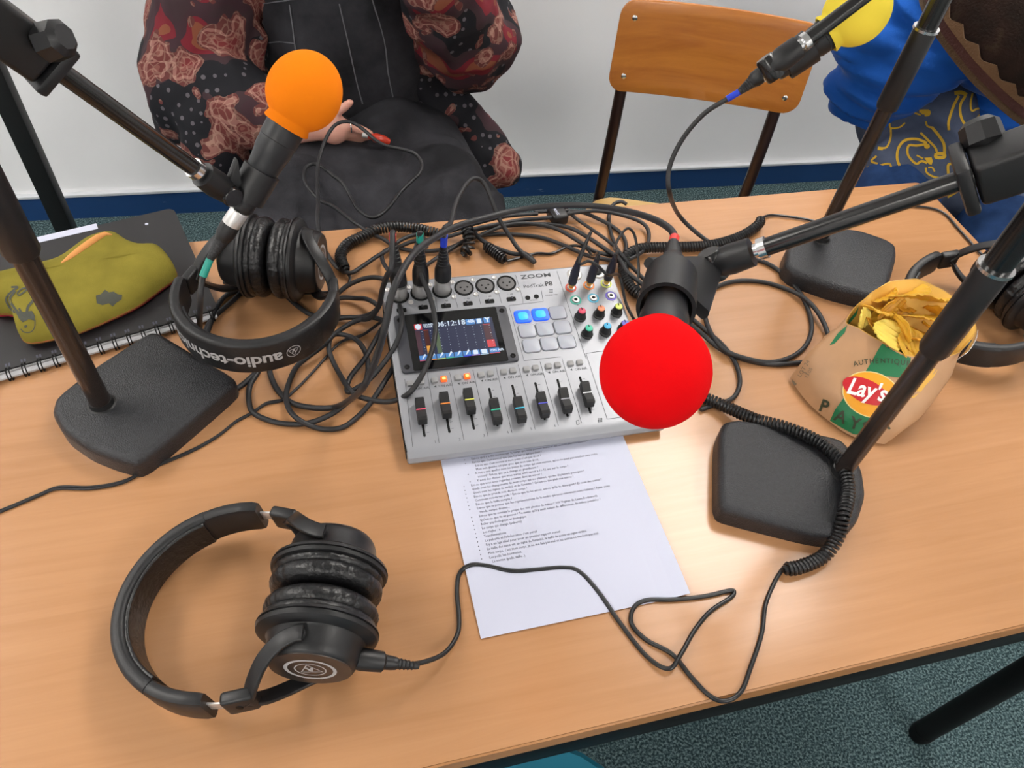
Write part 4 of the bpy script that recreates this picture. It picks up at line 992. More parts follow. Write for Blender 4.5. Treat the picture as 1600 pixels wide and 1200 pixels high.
# small black box with white lettering on the back edge
bx = thing('adapter_box', 'small black adapter block with white lettering at the far table edge', 'adapter', U(873, 335, 0))
m4 = Matrix.Translation(U(871, 336, .010)) @ Matrix.Rotation(math.radians(8), 4, 'Z')
b = B(); box(b, (0, 0, 0), (.024, .030, .018), m4, .004, 3); obj('body', b, M['plastic'], bx)
b = B(); box(b, (.014, .014, 0), (.016, .010, .010), m4, .002, 2); obj('plug_end', b, M['black'], bx)
b = B(); merge(b, text_bm('ZOOM', .0055, 2, .0002, align='CENTER'), lambda c: m4 @ Vector((-.003 - c.y, -.0152, 0) ) if False else m4 @ Vector((c.y * 1.0 - .006, -.002 + c.x, .0092))); obj('lettering', b, M['paper'], bx, smooth=False)

# ================================================================== HEADPHONES
def headphones(label, centre, ang, reach=.172, tilt=.18, bandw=.037, text=False, group='black closed headphones', folded=0.0):
    """local frame: ear cup axis along y, band towards -x; centre is the point between the pads"""
    t = thing('headphones', label, 'headphones', centre, None, group)
    t.rotation_euler = (Matrix.Rotation(ang, 3, 'Z') @ Matrix.Rotation(-tilt, 3, 'Y')).to_euler()
    cx = -(reach - .092); ry = .087; rx = .092
    for s in (-1, 1):
        b = B(); prof = [(.0012, .022), (.001, .034), (.0025, .042), (.006, .0475), (.010, .0493), (.014, .0490), (.0165, .0475), (.0175, .0462), (.0185, .0474), (.021, .0485), (.0235, .0482), (.025, .047)]
        n = 150; o = Vector((0, 0, 0)); rr = []
        for d_, r_ in prof:
            ring = []
            for k in range(n):
                a = 2 * PI * k / n
                wr = .0011 * noise.noise(Vector((math.cos(a) * 16, math.sin(a) * 16, s * 5.0 + d_ * 20))) * (1 if d_ > .004 else .3)
                wr = abs(wr) * .6 + .0022 * abs(noise.noise(Vector((math.cos(a) * 26, math.sin(a) * 26, s * 3.0 + d_ * 60)))) * (1.0 if .0055 < d_ < .0175 else (.5 if d_ > .005 else 0))
                ring.append(Vector((math.cos(a) * (r_ - abs(wr) * 1.0), s * d_, math.sin(a) * (r_ - abs(wr)))))
            rr.append(ring)
        rings(b, rr); obj('ear_pad', b, M['leather'], t, local=True, angle=80)
        b = B(); lathe(b, (0, s * .0235, 0), (0, s, 0), [(0, .048), (.0005, .0505), (.003, .0515), (.0035, .0500), (.0045, .0500), (.0050, .0515), (.008, .0505), (.0105, .047), (.012, .0415), (.014, .0400), (.027, .0378), (.031, .0362), (.033, .0350), (.034, .0335)], 64)
        ec = obj('ear_cup', b, M['plastic'], t, local=True, angle=28)
        b = B(); lathe(b, (0, s * .0572, 0), (0, s, 0), [(0, .0338), (.0010, .0335), (.0012, .032)], 56); obj('logo_plate', b, M['logoface'], ec, local=True)
        b = B()
        for r0_, r1_ in ((.0185, .0215), (.0120, .0132)):
            c0 = [Vector((math.cos(a) * r0_, s * .0586, math.sin(a) * r0_)) for a in [2 * PI * k / 48 for k in range(48)]]; c1 = [v * 1 for v in c0]
            c1 = [Vector((math.cos(a) * r1_, s * .0586, math.sin(a) * r1_)) for a in [2 * PI * k / 48 for k in range(48)]]; rings(b, [c0, c1], cap=False)
        for k in range(3):
            a0_, a1_ = PI / 2 + k * 2 * PI / 3, PI / 2 + (k + 1) * 2 * PI / 3
            p, q = Vector((math.cos(a0_) * .0112, s * .0586, math.sin(a0_) * .0112)), Vector((math.cos(a1_) * .0112, s * .0586, math.sin(a1_) * .0112))
            f = [b.verts.new(x) for x in (p, q, q * .84 + Vector((0, s * .0586 * .16, 0)), p * .84 + Vector((0, s * .0586 * .16, 0)))]; b.faces.new(f)
        f = [b.verts.new(Vector((x, s * .0586, z))) for x, z in ((-.0012, -.004), (.0012, -.004), (.0038, .0045), (.0014, .0045), (0, .0), (-.0014, .0045), (-.0038, .0045))]; b.faces.new(f)
        obj('emblem', b, M['silverprint'], ec, local=True, smooth=False)
        # yoke: stem, then a fork around the cup
        ys = s * .080
        for z in (-1, 1):
            b = B(); pth = catmull([(-.050, s * .082, 0), (-.044, s * .080, z * .006), (-.038, s * .074, z * .018), (-.028, s * .063, z * .032), (-.015, s * .052, z * .0405), (-.003, s * .046, z * .0425), (.004, s * .045, z * .0425)], 5)
            m_ = len(pth); strap(b, pth, Vector((.7, .7 * s, 0)), .0135, .0042); obj('yoke_fork', b, M['plastic'], t, local=True, angle=50)
        b = B(); box(b, (0, 0, 0), (.026, .011, .026), Matrix.Translation(Vector((-.052, s * .0830, 0))) @ Matrix.Rotation(s * -.22, 4, 'Z'), .003, 3); hb = obj('hinge_block', b, M['plastic'], t, local=True)
        b = B(); lathe(b, (-.052, s * .0880, .0), (0, s, 0), [(0, .0035), (.001, .0035), (.0012, .002)], 12); obj('hinge_screw', b, M['black'], hb, local=True)
        b = B(); lathe(b, (.0, s * .046, .040), (0, 0, 1), [(0, .006), (.003, .006)], 14); lathe(b, (.0, s * .046, -.043), (0, 0, 1), [(0, .006), (.003, .006)], 14); obj('pivot', b, M['plastic'], ec, local=True)
        # bare metal slider, then the hard end of the band
        xa = cx + .003
        b = B(); strap(b, catmull([(-.050, s * .0835, 0), ((xa - .050) / 2, s * .0866, 0), (xa - .006, s * .0872, 0)], 5), (0, 0, 1), .0125, .0018); obj('slider', b, M['nickel'], t, local=True)
        def arc(a): return Vector((cx - rx * math.cos(a), s * ry * math.sin(a), 0))
        b = B(); pth = [Vector((xa + .002, s * ry, 0))] + [arc(a) for a in (PI / 2, 1.45, 1.32, 1.2, 1.08)]
        strap(b, pth, (0, 0, 1), [bandw * .9] + [bandw] * 5, [.0105, .0118, .0122, .0122, .0122, .0122]); obj('band_end', b, M['plastic'], t, local=True)
    def arcp(a): return Vector((cx - rx * math.cos(a), ry * math.sin(a), 0))
    b = B(); strap(b, [arcp(-1.09 + 2.18 * k / 40) for k in range(41)], (0, 0, 1), bandw + .001, .0125, k=4); obj('headband', b, M['band'], t, local=True, angle=50)
    b = B()
    pth = [arcp(-1.06 + 2.12 * k / 36) * 1.0 for k in range(37)]
    strap(b, [p + (Vector((cx, 0, 0)) - p).normalized() * .0068 for p in pth], (0, 0, 1), bandw * .86, .004, k=4); obj('inner_padding', b, M['leather'], t, local=True)
    if text:
        N_ = 400; tab = [0.0]; pts = [arcp(-1.5 + 3.0 * k / N_) for k in range(N_ + 1)]
        for k in range(N_): tab.append(tab[-1] + (pts[k + 1] - pts[k]).length)
        mid = tab[N_ // 2]
        def onband(c):
            s_ = mid + c.x; k = min(N_ - 1, max(0, next((i for i, v in enumerate(tab) if v > s_), N_) - 1))
            f = (s_ - tab[k]) / (tab[k + 1] - tab[k]); p = pts[k].lerp(pts[k + 1], f); tg = (pts[k + 1] - pts[k]).normalized(); nn = Vector((tg.y, -tg.x, 0))
            if nn.dot(p - Vector((cx, 0, 0))) < 0: nn = -nn
            return p + nn * (.0067) + Vector((0, 0, -c.y))
        b = B(); s0 = -.066
        merge(b, text_bm('audio-technica', .0225, 3, .0005, space=.96), lambda c: onband(Vector((c.x + s0 + .020, c.y - .0052, 0))))
        for k in range(40):
            a0_, a1_ = 2 * PI * k / 40, 2 * PI * (k + 1) / 40
            f = [b.verts.new(onband(Vector((s0 + .008 + r_ * math.cos(a), r_ * math.sin(a), 0)))) for r_, a in ((.0078, a0_), (.0078, a1_), (.0070, a1_), (.0070, a0_))]; b.faces.new(f)
        for k in range(3):
            a0_, a1_ = PI / 2 + k * 2 * PI / 3, PI / 2 + (k + 1) * 2 * PI / 3
            p0, p1 = Vector((math.cos(a0_), math.sin(a0_), 0)), Vector((math.cos(a1_), math.sin(a1_), 0)); c_ = Vector((s0 + .008, 0, 0))
            f = [b.verts.new(onband(c_ + x)) for x in (p0 * .0068, p1 * .0068, p1 * .0056, p0 * .0056)]; b.faces.new(f)
        f = [b.verts.new(onband(Vector((s0 + .008 + x, z, 0)))) for x, z in ((0, -.003), (.0009, -.003), (.0024, .0028), (.0013, .0028), (0, -.001), (-.0013, .0028), (-.0024, .0028), (-.0009, -.003))]; b.faces.new(f)
        obj('band_lettering', b, M['silverprint'], t, local=True, smooth=False)
    return t
H1 = headphones('black headphones lying on the bare near left part of the table', V(-.040, .296, .0525), math.atan2(.965, .265) - PI / 2, reach=.174, tilt=.175)
# plug of the front headphones
b = B(); pA = U(565, 1030, .047); pB = U(605, 1035, .040); dd = (pB - pA).normalized()
lathe(b, pA - dd * .004, dd, [(0, .0085), (.004, .0095), (.022, .0085), (.024, .0062), (.030, .0058), (.034, .0052)] + [(.034 + .0035 * k + o_, .0052 - .0003 * k - (.0010 if o_ > .001 else 0)) for k in range(5) for o_ in (0, .0017, .0018, .0034)] + [(.054, .0022)], 20)
obj('cord_socket', b, M['plastic'], H1)
H2 = headphones('black headphones with lettered band near the spiral notebook', V(-.062, .752, .054), math.atan2(.27, -.963) - PI / 2, reach=.166, tilt=-.02, bandw=.043, text=True)
H3 = headphones('black headphones half out of view beyond the crisps packet', V(.905, .560, .0525), math.radians(8), reach=.166, tilt=.18)

# ================================================================== SPIRAL NOTEBOOK AND PENCIL CASE
e0 = U(345, 492, .008); e1 = U(0, 592, .008); e0.z = e1.z = T
nx = (e1 - e0).normalized(); ny = Vector((nx.y, -nx.x, 0))      # nx along the spiral (to the left), ny away from the viewer
if ny.y < 0: ny = -ny
NL, ND = .335, .228
def NP(u, v, z): return e0 + nx * u + ny * v + Vector((0, 0, z))
nb = thing('spiral_notebook', 'large black spiral notebook at the far left of the table', 'notebook', NP(NL / 2, ND / 2, 0))
def slab(u0, u1, v0, v1, z0, z1, r=.01, bend=0):
    b = B(); pl = rrect(u1 - u0, v1 - v0, r, 6, (u0 + u1) / 2, (v0 + v1) / 2)
    rings(b, [[NP(p[0], p[1], z) for p in pl] for z in (z0, z1)]); return b
NZ = .0065
obj('back_cover', slab(0, NL, .008, ND, 0.0002, .0022), M['nbcover'] if 'nbcover' in M else M.setdefault('nbcover', mat('notebook_cover', (33, 32, 34), .55, bump=.05, bscale=900)), nb, smooth=False)
obj('page_block', slab(.002, NL - .002, .010, ND - .003, .0022, NZ), mat('page_block', (205, 205, 208), .8), nb, smooth=False)
obj('front_cover', slab(0, NL, .011, ND, NZ, NZ + .0022), M['nbcover'], nb, smooth=False)
b = slab(.098, .215, ND - .008, ND + .004, NZ + .0023, NZ + .0027, .001); obj('paper_tab', b, M['paper'], nb, smooth=False)
b = B(); lathe(b, NP(.040, ND - .022, NZ + .0022), (0, 0, 1), [(0, .0022), (.0008, .0020), (.001, .001)], 12); obj('stud', b, M['paper'], nb)
b = slab(.004, NL - .004, .001, .0075, .0035, .0060, .001); obj('page_edge', b, mat('page_edge', (186, 186, 190), .7), nb, smooth=False)
nr = 21
for i in range(nr):
    u = .010 + i * (NL - .02) / (nr - 1); b = B()
    for du in (-.0016, .0016):
        tube(b, [NP(u + du, .0045 + math.cos(a) * .0080, .0065 + math.sin(a) * .0068) for a in [2 * PI * k / 14 for k in range(14)]], .0007, 6, closed=True)
    obj('wire_ring', b, M['black'], nb)
    b = B(); c_ = NP(u, .0175, NZ + .0024)
    for du in (-.002, .0012): 
        f = [b.verts.new(NP(u + du + x, .0175 + y, NZ + .0024)) for x, y in ((-.001, -.0025), (.001, -.0025), (.001, .0022), (-.001, .0022))]; b.faces.new(f)
    obj('punched_hole', b, M['ink'], nb, smooth=False)

out_px = [(-14, 446), (14, 438), (40, 433), (70, 424), (100, 411), (125, 392), (150, 374), (168, 368), (184, 371), (202, 384), (222, 393), (248, 392), (262, 402), (275, 422), (274, 434), (250, 452), (215, 478), (170, 500), (125, 519), (85, 530), (50, 536), (34, 530), (27, 510), (24, 494), (10, 490), (-14, 487)]
ZP = NZ + .0024
oc = [U(x, y, ZP + .010) for x, y in out_px]
oc = catmull(oc, 3, True)
for p in oc: p.z = T + ZP + .010
sp0, sp1 = U(-10, 468, ZP), U(250, 424, ZP)
def spine(p):
    d = sp1 - sp0; t = max(.06, min(.94, (p - sp0).dot(d) / d.length_squared)); q = sp0 + d * t; return q
pc = thing('pencil_case', 'soft olive green pencil case lying on the black notebook', 'pencil case', U(120, 460, ZP))
b = B(); rr = []
HH = .028
def pcring(f, z):
    r = []
    for p in oc:
        s_ = spine(p); q = s_.lerp(p, f); q.z = T + z
        q.z += .004 * noise.noise(Vector((q.x * 30, q.y * 30, 3.1))) * (1 if z > ZP + .012 else 0); r.append(q)
    return r
for f, z in ((.2, ZP + .0004), (.6, ZP + .0004), (.88, ZP + .0010), (.96, ZP + .004)): rr.append(pcring(f, z))
rbot = rr[:]
bb_ = B(); rings(bb_, [*rbot, pcring(1.0, ZP + .0095)]); obj('red_underside', bb_, mat('red_felt', (176, 36, 52), .9, bump=.2, bscale=400), pc)
rr = [pcring(.998, ZP + .008)]
for k in range(1, 9):
    a = k / 8 * PI / 2; rr.append(pcring(max(.03, math.cos(a) ** .75 if k < 8 else .03), ZP + .008 + HH * math.sin(a) ** .9))
b = B(); rings(b, rr); bmesh.ops.recalc_face_normals(b, faces=b.faces); bvp = BVHTree.FromBMesh(b)
obj('cover', b, mat('olive_felt', (128, 118, 48), .95, spec=.1, bump=.25, bscale=700, vary=.14, vscale=30), pc, angle=80)
b = B(); tube(b, [(bvp.ray_cast(CAM, ray(x, y).normalized())[0] or U(x, y, ZP + .02)) for x, y in ((96, 411), (110, 402), (125, 391), (140, 380), (154, 371), (165, 366), (175, 367))], [.001, .0035, .0045, .0045, .0045, .0035, .001], 10); obj('orange_trim', b, mat('orange_felt', (214, 148, 84), .9), pc)
PR = mat('grey_print', (72, 74, 66), .9)
b = B()
for st, w_ in (([(18, 449), (28, 449), (20, 455), (10, 466), (14, 478), (24, 489)], 3.2), ([(24, 455), (16, 468), (22, 480), (30, 490)], 3.5), ([(44, 451), (36, 458), (30, 462), (28, 458), (34, 452), (42, 450)], 2.5), ([(52, 470), (44, 480), (42, 490)], 4), ([(30, 482), (36, 491), (48, 492)], 3), ([(33, 514), (38, 519), (48, 519), (54, 512), (55, 500)], 1.6)):
    merge(b, stroke2d(st, w_))
merge(b, poly2d([(24, 486), (38, 488), (50, 486), (55, 494), (54, 501), (45, 499), (36, 504), (30, 498)])); merge(b, poly2d([(38, 509), (42, 508), (43, 511), (39, 513)]))
star = B(); merge(star, poly2d([(150, 462), (158, 460), (164, 453), (170, 457), (178, 456), (184, 460), (191, 461), (190, 468), (182, 473), (176, 479), (170, 474), (160, 477), (151, 474), (155, 468)]))
obj('printed_star', print_on(star, bvp, .0006, 5), PR, pc, smooth=False)
obj('printed_animal', print_on(b, bvp, .0006, 5), PR, pc, smooth=False)

# ================================================================== CRISPS PACKET
def ring_pts(ctrl, n=16):
    """ctrl: closed list of points, resampled evenly"""
    pp = catmull(ctrl, 8, True); L = [0]
    for i in range(len(pp)): L.append(L[-1] + (pp[(i + 1) % len(pp)] - pp[i]).length)
    out = []
    for k in range(n):
        s = L[-1] * k / n; i = max(j for j in range(len(pp)) if L[j] <= s + 1e-12); f = (s - L[i]) / max(L[i + 1] - L[i], 1e-9)
        out.append(pp[i].lerp(pp[(i + 1) % len(pp)], f))
    return out
SA, SB = U(1236, 592, .004), U(1382, 692, .004)
nrm = (SB - SA).cross(Vector((0, 0, 1))).normalized()
if nrm.y > 0: nrm = -nrm                                     # towards the viewer
fr = [(1322, 506, .078), (1340, 514, .080), (1362, 528, .080), (1385, 542, .078), (1405, 552, .076), (1425, 558, .075), (1455, 560, .075), (1485, 556, .078), (1505, 545, .080)]
bk = [(1524, 512, .092), (1508, 484, .105), (1484, 462, .114), (1462, 448, .118), (1436, 438, .120), (1408, 438, .120), (1380, 446, .116), (1358, 462, .106), (1336, 482, .092)]
NF, NB_ = len(fr), len(bk)
rim = [U(*p) for p in fr] + [U(*p) for p in bk]
sc_ = catmull([U(x, y, .004) for x, y in ((1236, 592), (1262, 627), (1297, 658), (1333, 681), (1380, 693))], 8); sc_ = [sc_[round(k * (len(sc_) - 1) / (NF - 1))] for k in range(NF)]
seam = [p + nrm * .0012 for p in sc_] + [p - nrm * .0012 for p in reversed(sc_)]
NLV = 14; lv = []
for j in range(NLV + 1):
    t_ = j / NLV; r_ = []
    for i in range(NF + NB_):
        p = seam[i].lerp(rim[i], t_); bul = math.sin(PI * min(1, t_ * 1.15)) * .75
        front = 1 if i < NF else -1; kk = (i if i < NF else i - NF) / (NF - 1); edge = math.sin(PI * (.06 + .88 * kk)) ** .6
        ln = nrm if front > 0 else -nrm
        p = p + ln * bul * (.020 if front > 0 else .034) * edge + Vector((0, 0, .004 * bul * edge * front))
        if front > 0 and i in (NF - 1, NF - 2): p = p + (SB - SA).normalized() * .012 * bul
        if front < 0 and i == NF: p = p + (SB - SA).normalized() * .014 * bul
        if i in (0, NF + NB_ - 1): p = p - (SB - SA).normalized() * .004 * bul
        p.z = max(p.z, T + .0015)
        r_.append(p)
    r_ = catmull(r_, 5, True)
    nn = []
    for q in r_:
        a = .0028 * (1 - 2 * abs(noise.noise(q * 28))) + .0012 * noise.noise(q * 75)
        cdir = (q - (SA + SB) / 2); cdir.z = 0
        o_ = cdir.normalized() * a * min(1, t_ * 4) if cdir.length > 1e-4 else Vector()
        q2 = q + o_; q2.z = max(q2.z, T + .0012); nn.append(q2)
    lv.append(nn)
b = B(); rings(b, lv, cap=False); bmesh.ops.recalc_face_normals(b, faces=b.faces); bvk = BVHTree.FromBMesh(b)
pk = thing('crisps_packet', 'open brown paper crisps packet with green print beside the right stand', 'packet', (SA + SB) / 2)
obj('bag', b, mat('kraft', (180, 138, 100), .5, bump=.25, bscale=60, vary=.08, vscale=25), pk, angle=85)
ctr = sum((q for q in lv[-1]), Vector()) / len(lv[-1])
b = B(); li = [[q + (ctr - q).normalized() * .0009 for q in r_] for r_ in lv[5:]]; rings(b, li, cap=False)
rings(b, [lv[-1], [q + Vector((0, 0, .0004)) for q in li[-1]]], cap=False)
obj('foil_lining', b, mat('foil_lining', (214, 166, 74), .5, .35, bump=.3, bscale=50), pk, angle=85)  # golden tone paints the reflection of the crisps into the silver foil
floorr = lv[6]; cc = sum(floorr, Vector()) / len(floorr)
def pprint(name, parts, rgb, off, rough=.5):
    b = B()
    for s_ in parts: merge(b, s_)
    o = obj(name, print_on(b, bvk, off, 5), mat('pk_' + name, rgb, rough), pk, smooth=False)
    return o
def ell(cx, cy, a_, b_, rot=0, n=40):
    return poly2d([(cx + a_ * math.cos(k * 2 * PI / n) * math.cos(rot) - b_ * math.sin(k * 2 * PI / n) * math.sin(rot), cy + a_ * math.cos(k * 2 * PI / n) * math.sin(rot) + b_ * math.sin(k * 2 * PI / n) * math.cos(rot)) for k in range(n)])
def ptext(s, px, py, size, rot, bold=0, shear=0, wid=1, space=1):
    b = text_bm(s, size, 3, bold, shear, space=space); c_, s_ = math.cos(rot), math.sin(rot)
    for v in b.verts:
        x, y = v.co.x * wid, -v.co.y; v.co = Vector((px + x * c_ - y * s_, py + x * s_ + y * c_, 0))
    return b
pprint('green_strip', [poly2d([(1378, 537), (1396, 543), (1412, 551), (1424, 556), (1420, 575), (1404, 590), (1350, 584), (1362, 565), (1371, 548)]),
    poly2d([(1318, 622), (1345, 640), (1365, 655), (1352, 680), (1333, 678), (1315, 668), (1297, 657), (1305, 640)]),
    poly2d([(1296, 540), (1310, 520), (1324, 508), (1320, 520), (1304, 537)]), poly2d([(1325, 508), (1338, 492), (1342, 478), (1336, 488), (1326, 500)])], (20, 110, 66), .0006)
pprint('yellow_disc', [ell(1362, 617, 46, 34, .35)], (236, 160, 24), .0009)
pprint('disc_rim', [stroke2d([(1362 + 46.5 * math.cos(a) * math.cos(.35) - 34.5 * math.sin(a) * math.sin(.35), 617 + 46.5 * math.cos(a) * math.sin(.35) + 34.5 * math.sin(a) * math.cos(.35)) for a in [2 * PI * k / 30 for k in range(31)]], 1.6, 1)], (226, 206, 140), .0011)
pprint('red_oval', [ell(1352, 611, 38, 18, .42)], (196, 22, 34), .0013)
pprint('white_script', [ptext("Lay's", 1321, 614, 36, .22, .8, .25, .88)], (240, 238, 236), .0018)
pprint('dark_lettering', [ptext('A', 1334, 573, 11, -.25, .1), ptext('U', 1342, 571, 11, -.2, .1), ptext('T', 1350, 569.5, 11, -.12, .1), ptext('H', 1358, 568.5, 11, -.08, .1), ptext('E', 1367, 568, 11, -.04, .1), ptext('N', 1375, 567.5, 11, .0, .1), ptext('T', 1384, 567.5, 11, .03, .1), ptext('I', 1392, 568, 11, .05, .1), ptext('Q', 1396, 568.5, 11, .08, .1), ptext('U', 1406, 569.5, 11, .12, .1), ptext('E', 1415, 570.5, 11, .14, .1)], (50, 56, 34), .0011)
pprint('bold_lettering', [ptext('P', 1279, 640, 26, .36, .8), ptext('A', 1303, 655, 26, .4, .6), ptext('Y', 1326, 667, 26, .3, .6), ptext('S', 1345, 674, 24, .2, .6), ptext('A', 1361, 676, 24, -.1, .6), ptext('N', 1378, 676, 20, -.5, .5)], (50, 56, 34), .0011)
pprint('faint_print', [ptext('LOT 24', 1252, 590, 9, -1.05), ptext('13:05', 1262, 592, 8, -1.05), poly2d([(1254, 580), (1262, 583), (1261, 584), (1253, 581)]), poly2d([(1238, 592), (1246, 600), (1243, 603), (1236, 595)])], (120, 104, 84), .0011)
# silver torn edge at the right of the mouth
b = B(); rm = [U(1492, 560, .078), U(1506, 548, .084), U(1518, 530, .090), U(1524, 514, .095)]
strap(b, catmull([p + Vector((.002, -.002, 0)) for p in rm], 4), (0.2, -.3, 1), [.001, .003, .006, .008, .009, .009, .008, .007, .006, .005, .004, .002, .001], .0008); obj('torn_foil', b, M['chrome'], pk)
# crisps
def crisp_bm(w_, l_, amp, freq, curl, seed):
    b = B(); n = 15; m_ = 11; g = []
    for j in range(m_ + 1):
        row = []
        for i in range(n + 1):
            x = (i / n - .5) * 2; y = (j / m_ - .5) * 2
            rr_ = 1 + .10 * noise.noise(Vector((x * 1.4, y * 1.4, seed))); xs, ys = x * math.sqrt(1 - y * y / 2), y * math.sqrt(1 - x * x / 2)
            z = curl * (xs * xs * .8 - .3 * ys * ys) + amp * math.sin(xs * freq) + .0015 * noise.noise(Vector((x * 2, y * 2, seed + 3)))
            row.append(b.verts.new(Vector((xs * w_ * rr_, ys * l_ * rr_, z))))
        g.append(row)
    for j in range(m_):
        for i in range(n): b.faces.new((g[j][i], g[j][i + 1], g[j + 1][i + 1], g[j + 1][i]))
    shell(b, .0013); return b
CMAT = [mat('crisp_gold', (222, 170, 50), .55, sss=.1, vary=.12, vscale=60), mat('crisp_pale', (240, 208, 92), .55, sss=.1, vary=.08, vscale=60), mat('crisp_dark', (206, 146, 30), .55, sss=.1, vary=.15, vscale=60)]
spots = [  # px, py, z, size, euler, material
 (1350, 498, .082, .013, (1.1, .2, .3), 1, 'narrow rippled yellow crisp at the left lip of the open packet'), (1388, 524, .078, .021, (.35, -.2, .9), 1, 'pale rippled crisp lying at the front lip of the open packet'),
 (1428, 492, .086, .026, (-.5, .3, .5), 0, 'large golden crisp on top in the middle of the open packet'), (1405, 512, .080, .022, (.5, .9, .7), 0, 'curved crisp standing on edge behind the pale front crisp'),
 (1395, 488, .090, .020, (.9, .8, -.5), 2, 'long crisp leaning left in the open packet'), (1372, 482, .088, .021, (-.4, .2, .2), 0, 'golden crisp near the left back corner of the open packet'), (1416, 462, .104, .028, (-.85, .05, .3), 0, 'large crisp leaning on the back wall of the open packet, left one of two'),
 (1450, 470, .100, .027, (-.75, .35, .1), 0, 'large crisp leaning on the back wall of the open packet, right one of two'), (1472, 492, .094, .024, (-.4, .7, .2), 2, 'darker crisp at the right inner side of the open packet'), (1446, 530, .074, .022, (.2, .3, 1.2), 2, None), (1425, 542, .070, .022, (.5, -.1, .2), 0, None), (1466, 520, .080, .021, (.1, .5, .4), 0, None),
 (1486, 508, .086, .018, (.1, .9, .1), 0, None), (1390, 505, .076, .024, (.1, -.3, 1.5), 0, None), (1368, 505, .074, .019, (.2, .2, .1), 2, None), (1412, 530, .066, .024, (0, .2, .3), 2, None), (1440, 505, .072, .028, (.1, 0, .8), 0, None), (1460, 500, .066, .028, (0, .2, .3), 2, None), (1400, 470, .086, .026, (-.2, .1, .3), 2, None), (1380, 462, .096, .019, (-.8, -.4, .2), 0, 'small crisp standing at the rear left rim of the open packet')]
for i, (px, py, z, s_, e_, mi, lb) in enumerate(spots):
    t = obj('crisp', crisp_bm(s_ * .9, s_, .0011, 18 if s_ < .024 else 22, s_ * .25, i * 3.7), CMAT[mi], None, local=True)
    t.location = U(px, py, z + .006); t.rotation_euler = e_
    tag(t, lb or 'rippled golden crisp buried among others in the open packet', 'crisp', 'crisps in the open packet')

# ================================================================== PEOPLE
def head(b, c, R3, s=1.0):
    """c: centre of the head, R3 columns: right, forward, up"""
    m_ = R3.to_4x4()
    def P(x, y, z): return c + R3 @ Vector((x, y, z)) * s
    ball(b, P(0, -.008, .025), .092 * s, 24, (.84, 1.03, .98), R3); ball(b, P(0, .02, -.045), .062 * s, 20, (.9, 1.0, 1.05), R3)
    ball(b, P(0, .045, -.082), .028 * s, 14, (1.1, .9, .8), R3)
    capsule(b, P(0, .088, .012), P(0, .105, -.022), .009 * s, .013 * s, 12)
    for k in (-1, 1):
        ball(b, P(k * .078, -.01, -.002), .024 * s, 12, (.35, .7, 1.15), R3); ball(b, P(k * .038, .062, -.018), .024 * s, 12, (1, .8, 1), R3); ball(b, P(k * .032, .078, .024), .018 * s, 12, (1.3, .6, .6), R3)
    ball(b, P(0, .084, -.045), .014 * s, 12, (1.4, .6, .5), R3)
def face_parts(t, c, R3, s=1.0):
    def P(x, y, z): return c + R3 @ Vector((x, y, z)) * s
    for k in (-1, 1):
        b = B(); ball(b, P(k * .032, .078, .006), .0125 * s, 16); obj('eye', b, M['paper'], t)
        b = B(); ball(b, P(k * .032, .0885, .005), .0045 * s, 10); obj('iris', b, M['black'], t)
    b = B(); capsule(b, P(-.018, .089, -.046), P(.018, .089, -.046), .004 * s, .004 * s, 10); obj('lips', b, mat('lips', (176, 96, 90), .5), t)
sk = B()
pelv, chest, neck = V(.10, 1.47, -.20), V(.085, 1.45, .12), V(.085, 1.44, .31)
shR, shL = V(-.085, 1.45, .24), V(.265, 1.45, .24)
elR, wrR = PY(305, 128, 1.36), PY(456, 205, 1.215)
elL, wrL = PY(735, 62, 1.35), PY(655, -75, 1.2)
hipR, hipL = V(.02, 1.44, -.205), V(.19, 1.44, -.205)
knR, knL = V(-.02, 1.00, -.155), V(.215, .98, -.165)
anR, anL = V(-.03, .93, -.66), V(.23, .9, -.66)
P1 = thing('person', 'person in washed black dungarees and an open paisley shirt sitting behind the table', 'person', (pelv.x, pelv.y, 0))
ball(sk, pelv, .13, 24, (1.15, .85, .8)); ball(sk, pelv.lerp(chest, .5), .125, 24, (1.05, .8, 1.5)); ball(sk, chest, .13, 24, (1.1, .75, 1.1))
chain(sk, [chest, neck, neck + Vector((0, -.01, .07))], [.06, .052, .05]); chain(sk, [chest + Vector((0, 0, .07)), shR], [.07, .055]); chain(sk, [chest + Vector((0, 0, .07)), shL], [.07, .055])
chain(sk, [shR, elR, wrR], [.052, .040, .026]); chain(sk, [shL, elL, wrL], [.052, .040, .026])
chain(sk, [hipR, knR, anR], [.085, .060, .038]); chain(sk, [hipL, knL, anL], [.085, .060, .038])
# hands
def hand(b, wrist, palm, fing, rp=.020):
    capsule(b, wrist, palm, .022, rp + .004, 14)
    for f in fing:
        r = [.0098, .0088, .0080, .0070]
        for i in range(len(f) - 1): capsule(b, f[i], f[i + 1], r[min(i, 3)], r[min(i + 1, 3)], 12)
yh = 1.20
HP = lambda x, y, dy=0: PY(x, y, yh + dy)
pal = HP(505, 196)
ball(sk, pal, .036, 18, (1.15, .6, .75)); ball(sk, HP(522, 202), .026, 16)
hand(sk, wrR, pal, [
    [HP(508, 186), HP(524, 176), HP(540, 166, -.01), HP(547, 160, -.015)],
    [HP(520, 190), HP(548, 196, -.01), HP(568, 204, -.015), HP(580, 210, -.015)],
    [HP(518, 198), HP(544, 204, .0), HP(560, 211, .0), HP(574, 215, .0)],
    [HP(514, 204), HP(536, 210, .006), HP(552, 216, .008), HP(562, 220, .006)],
    [HP(506, 207), HP(524, 214, .012), HP(538, 219, .014), HP(546, 222, .012)]])
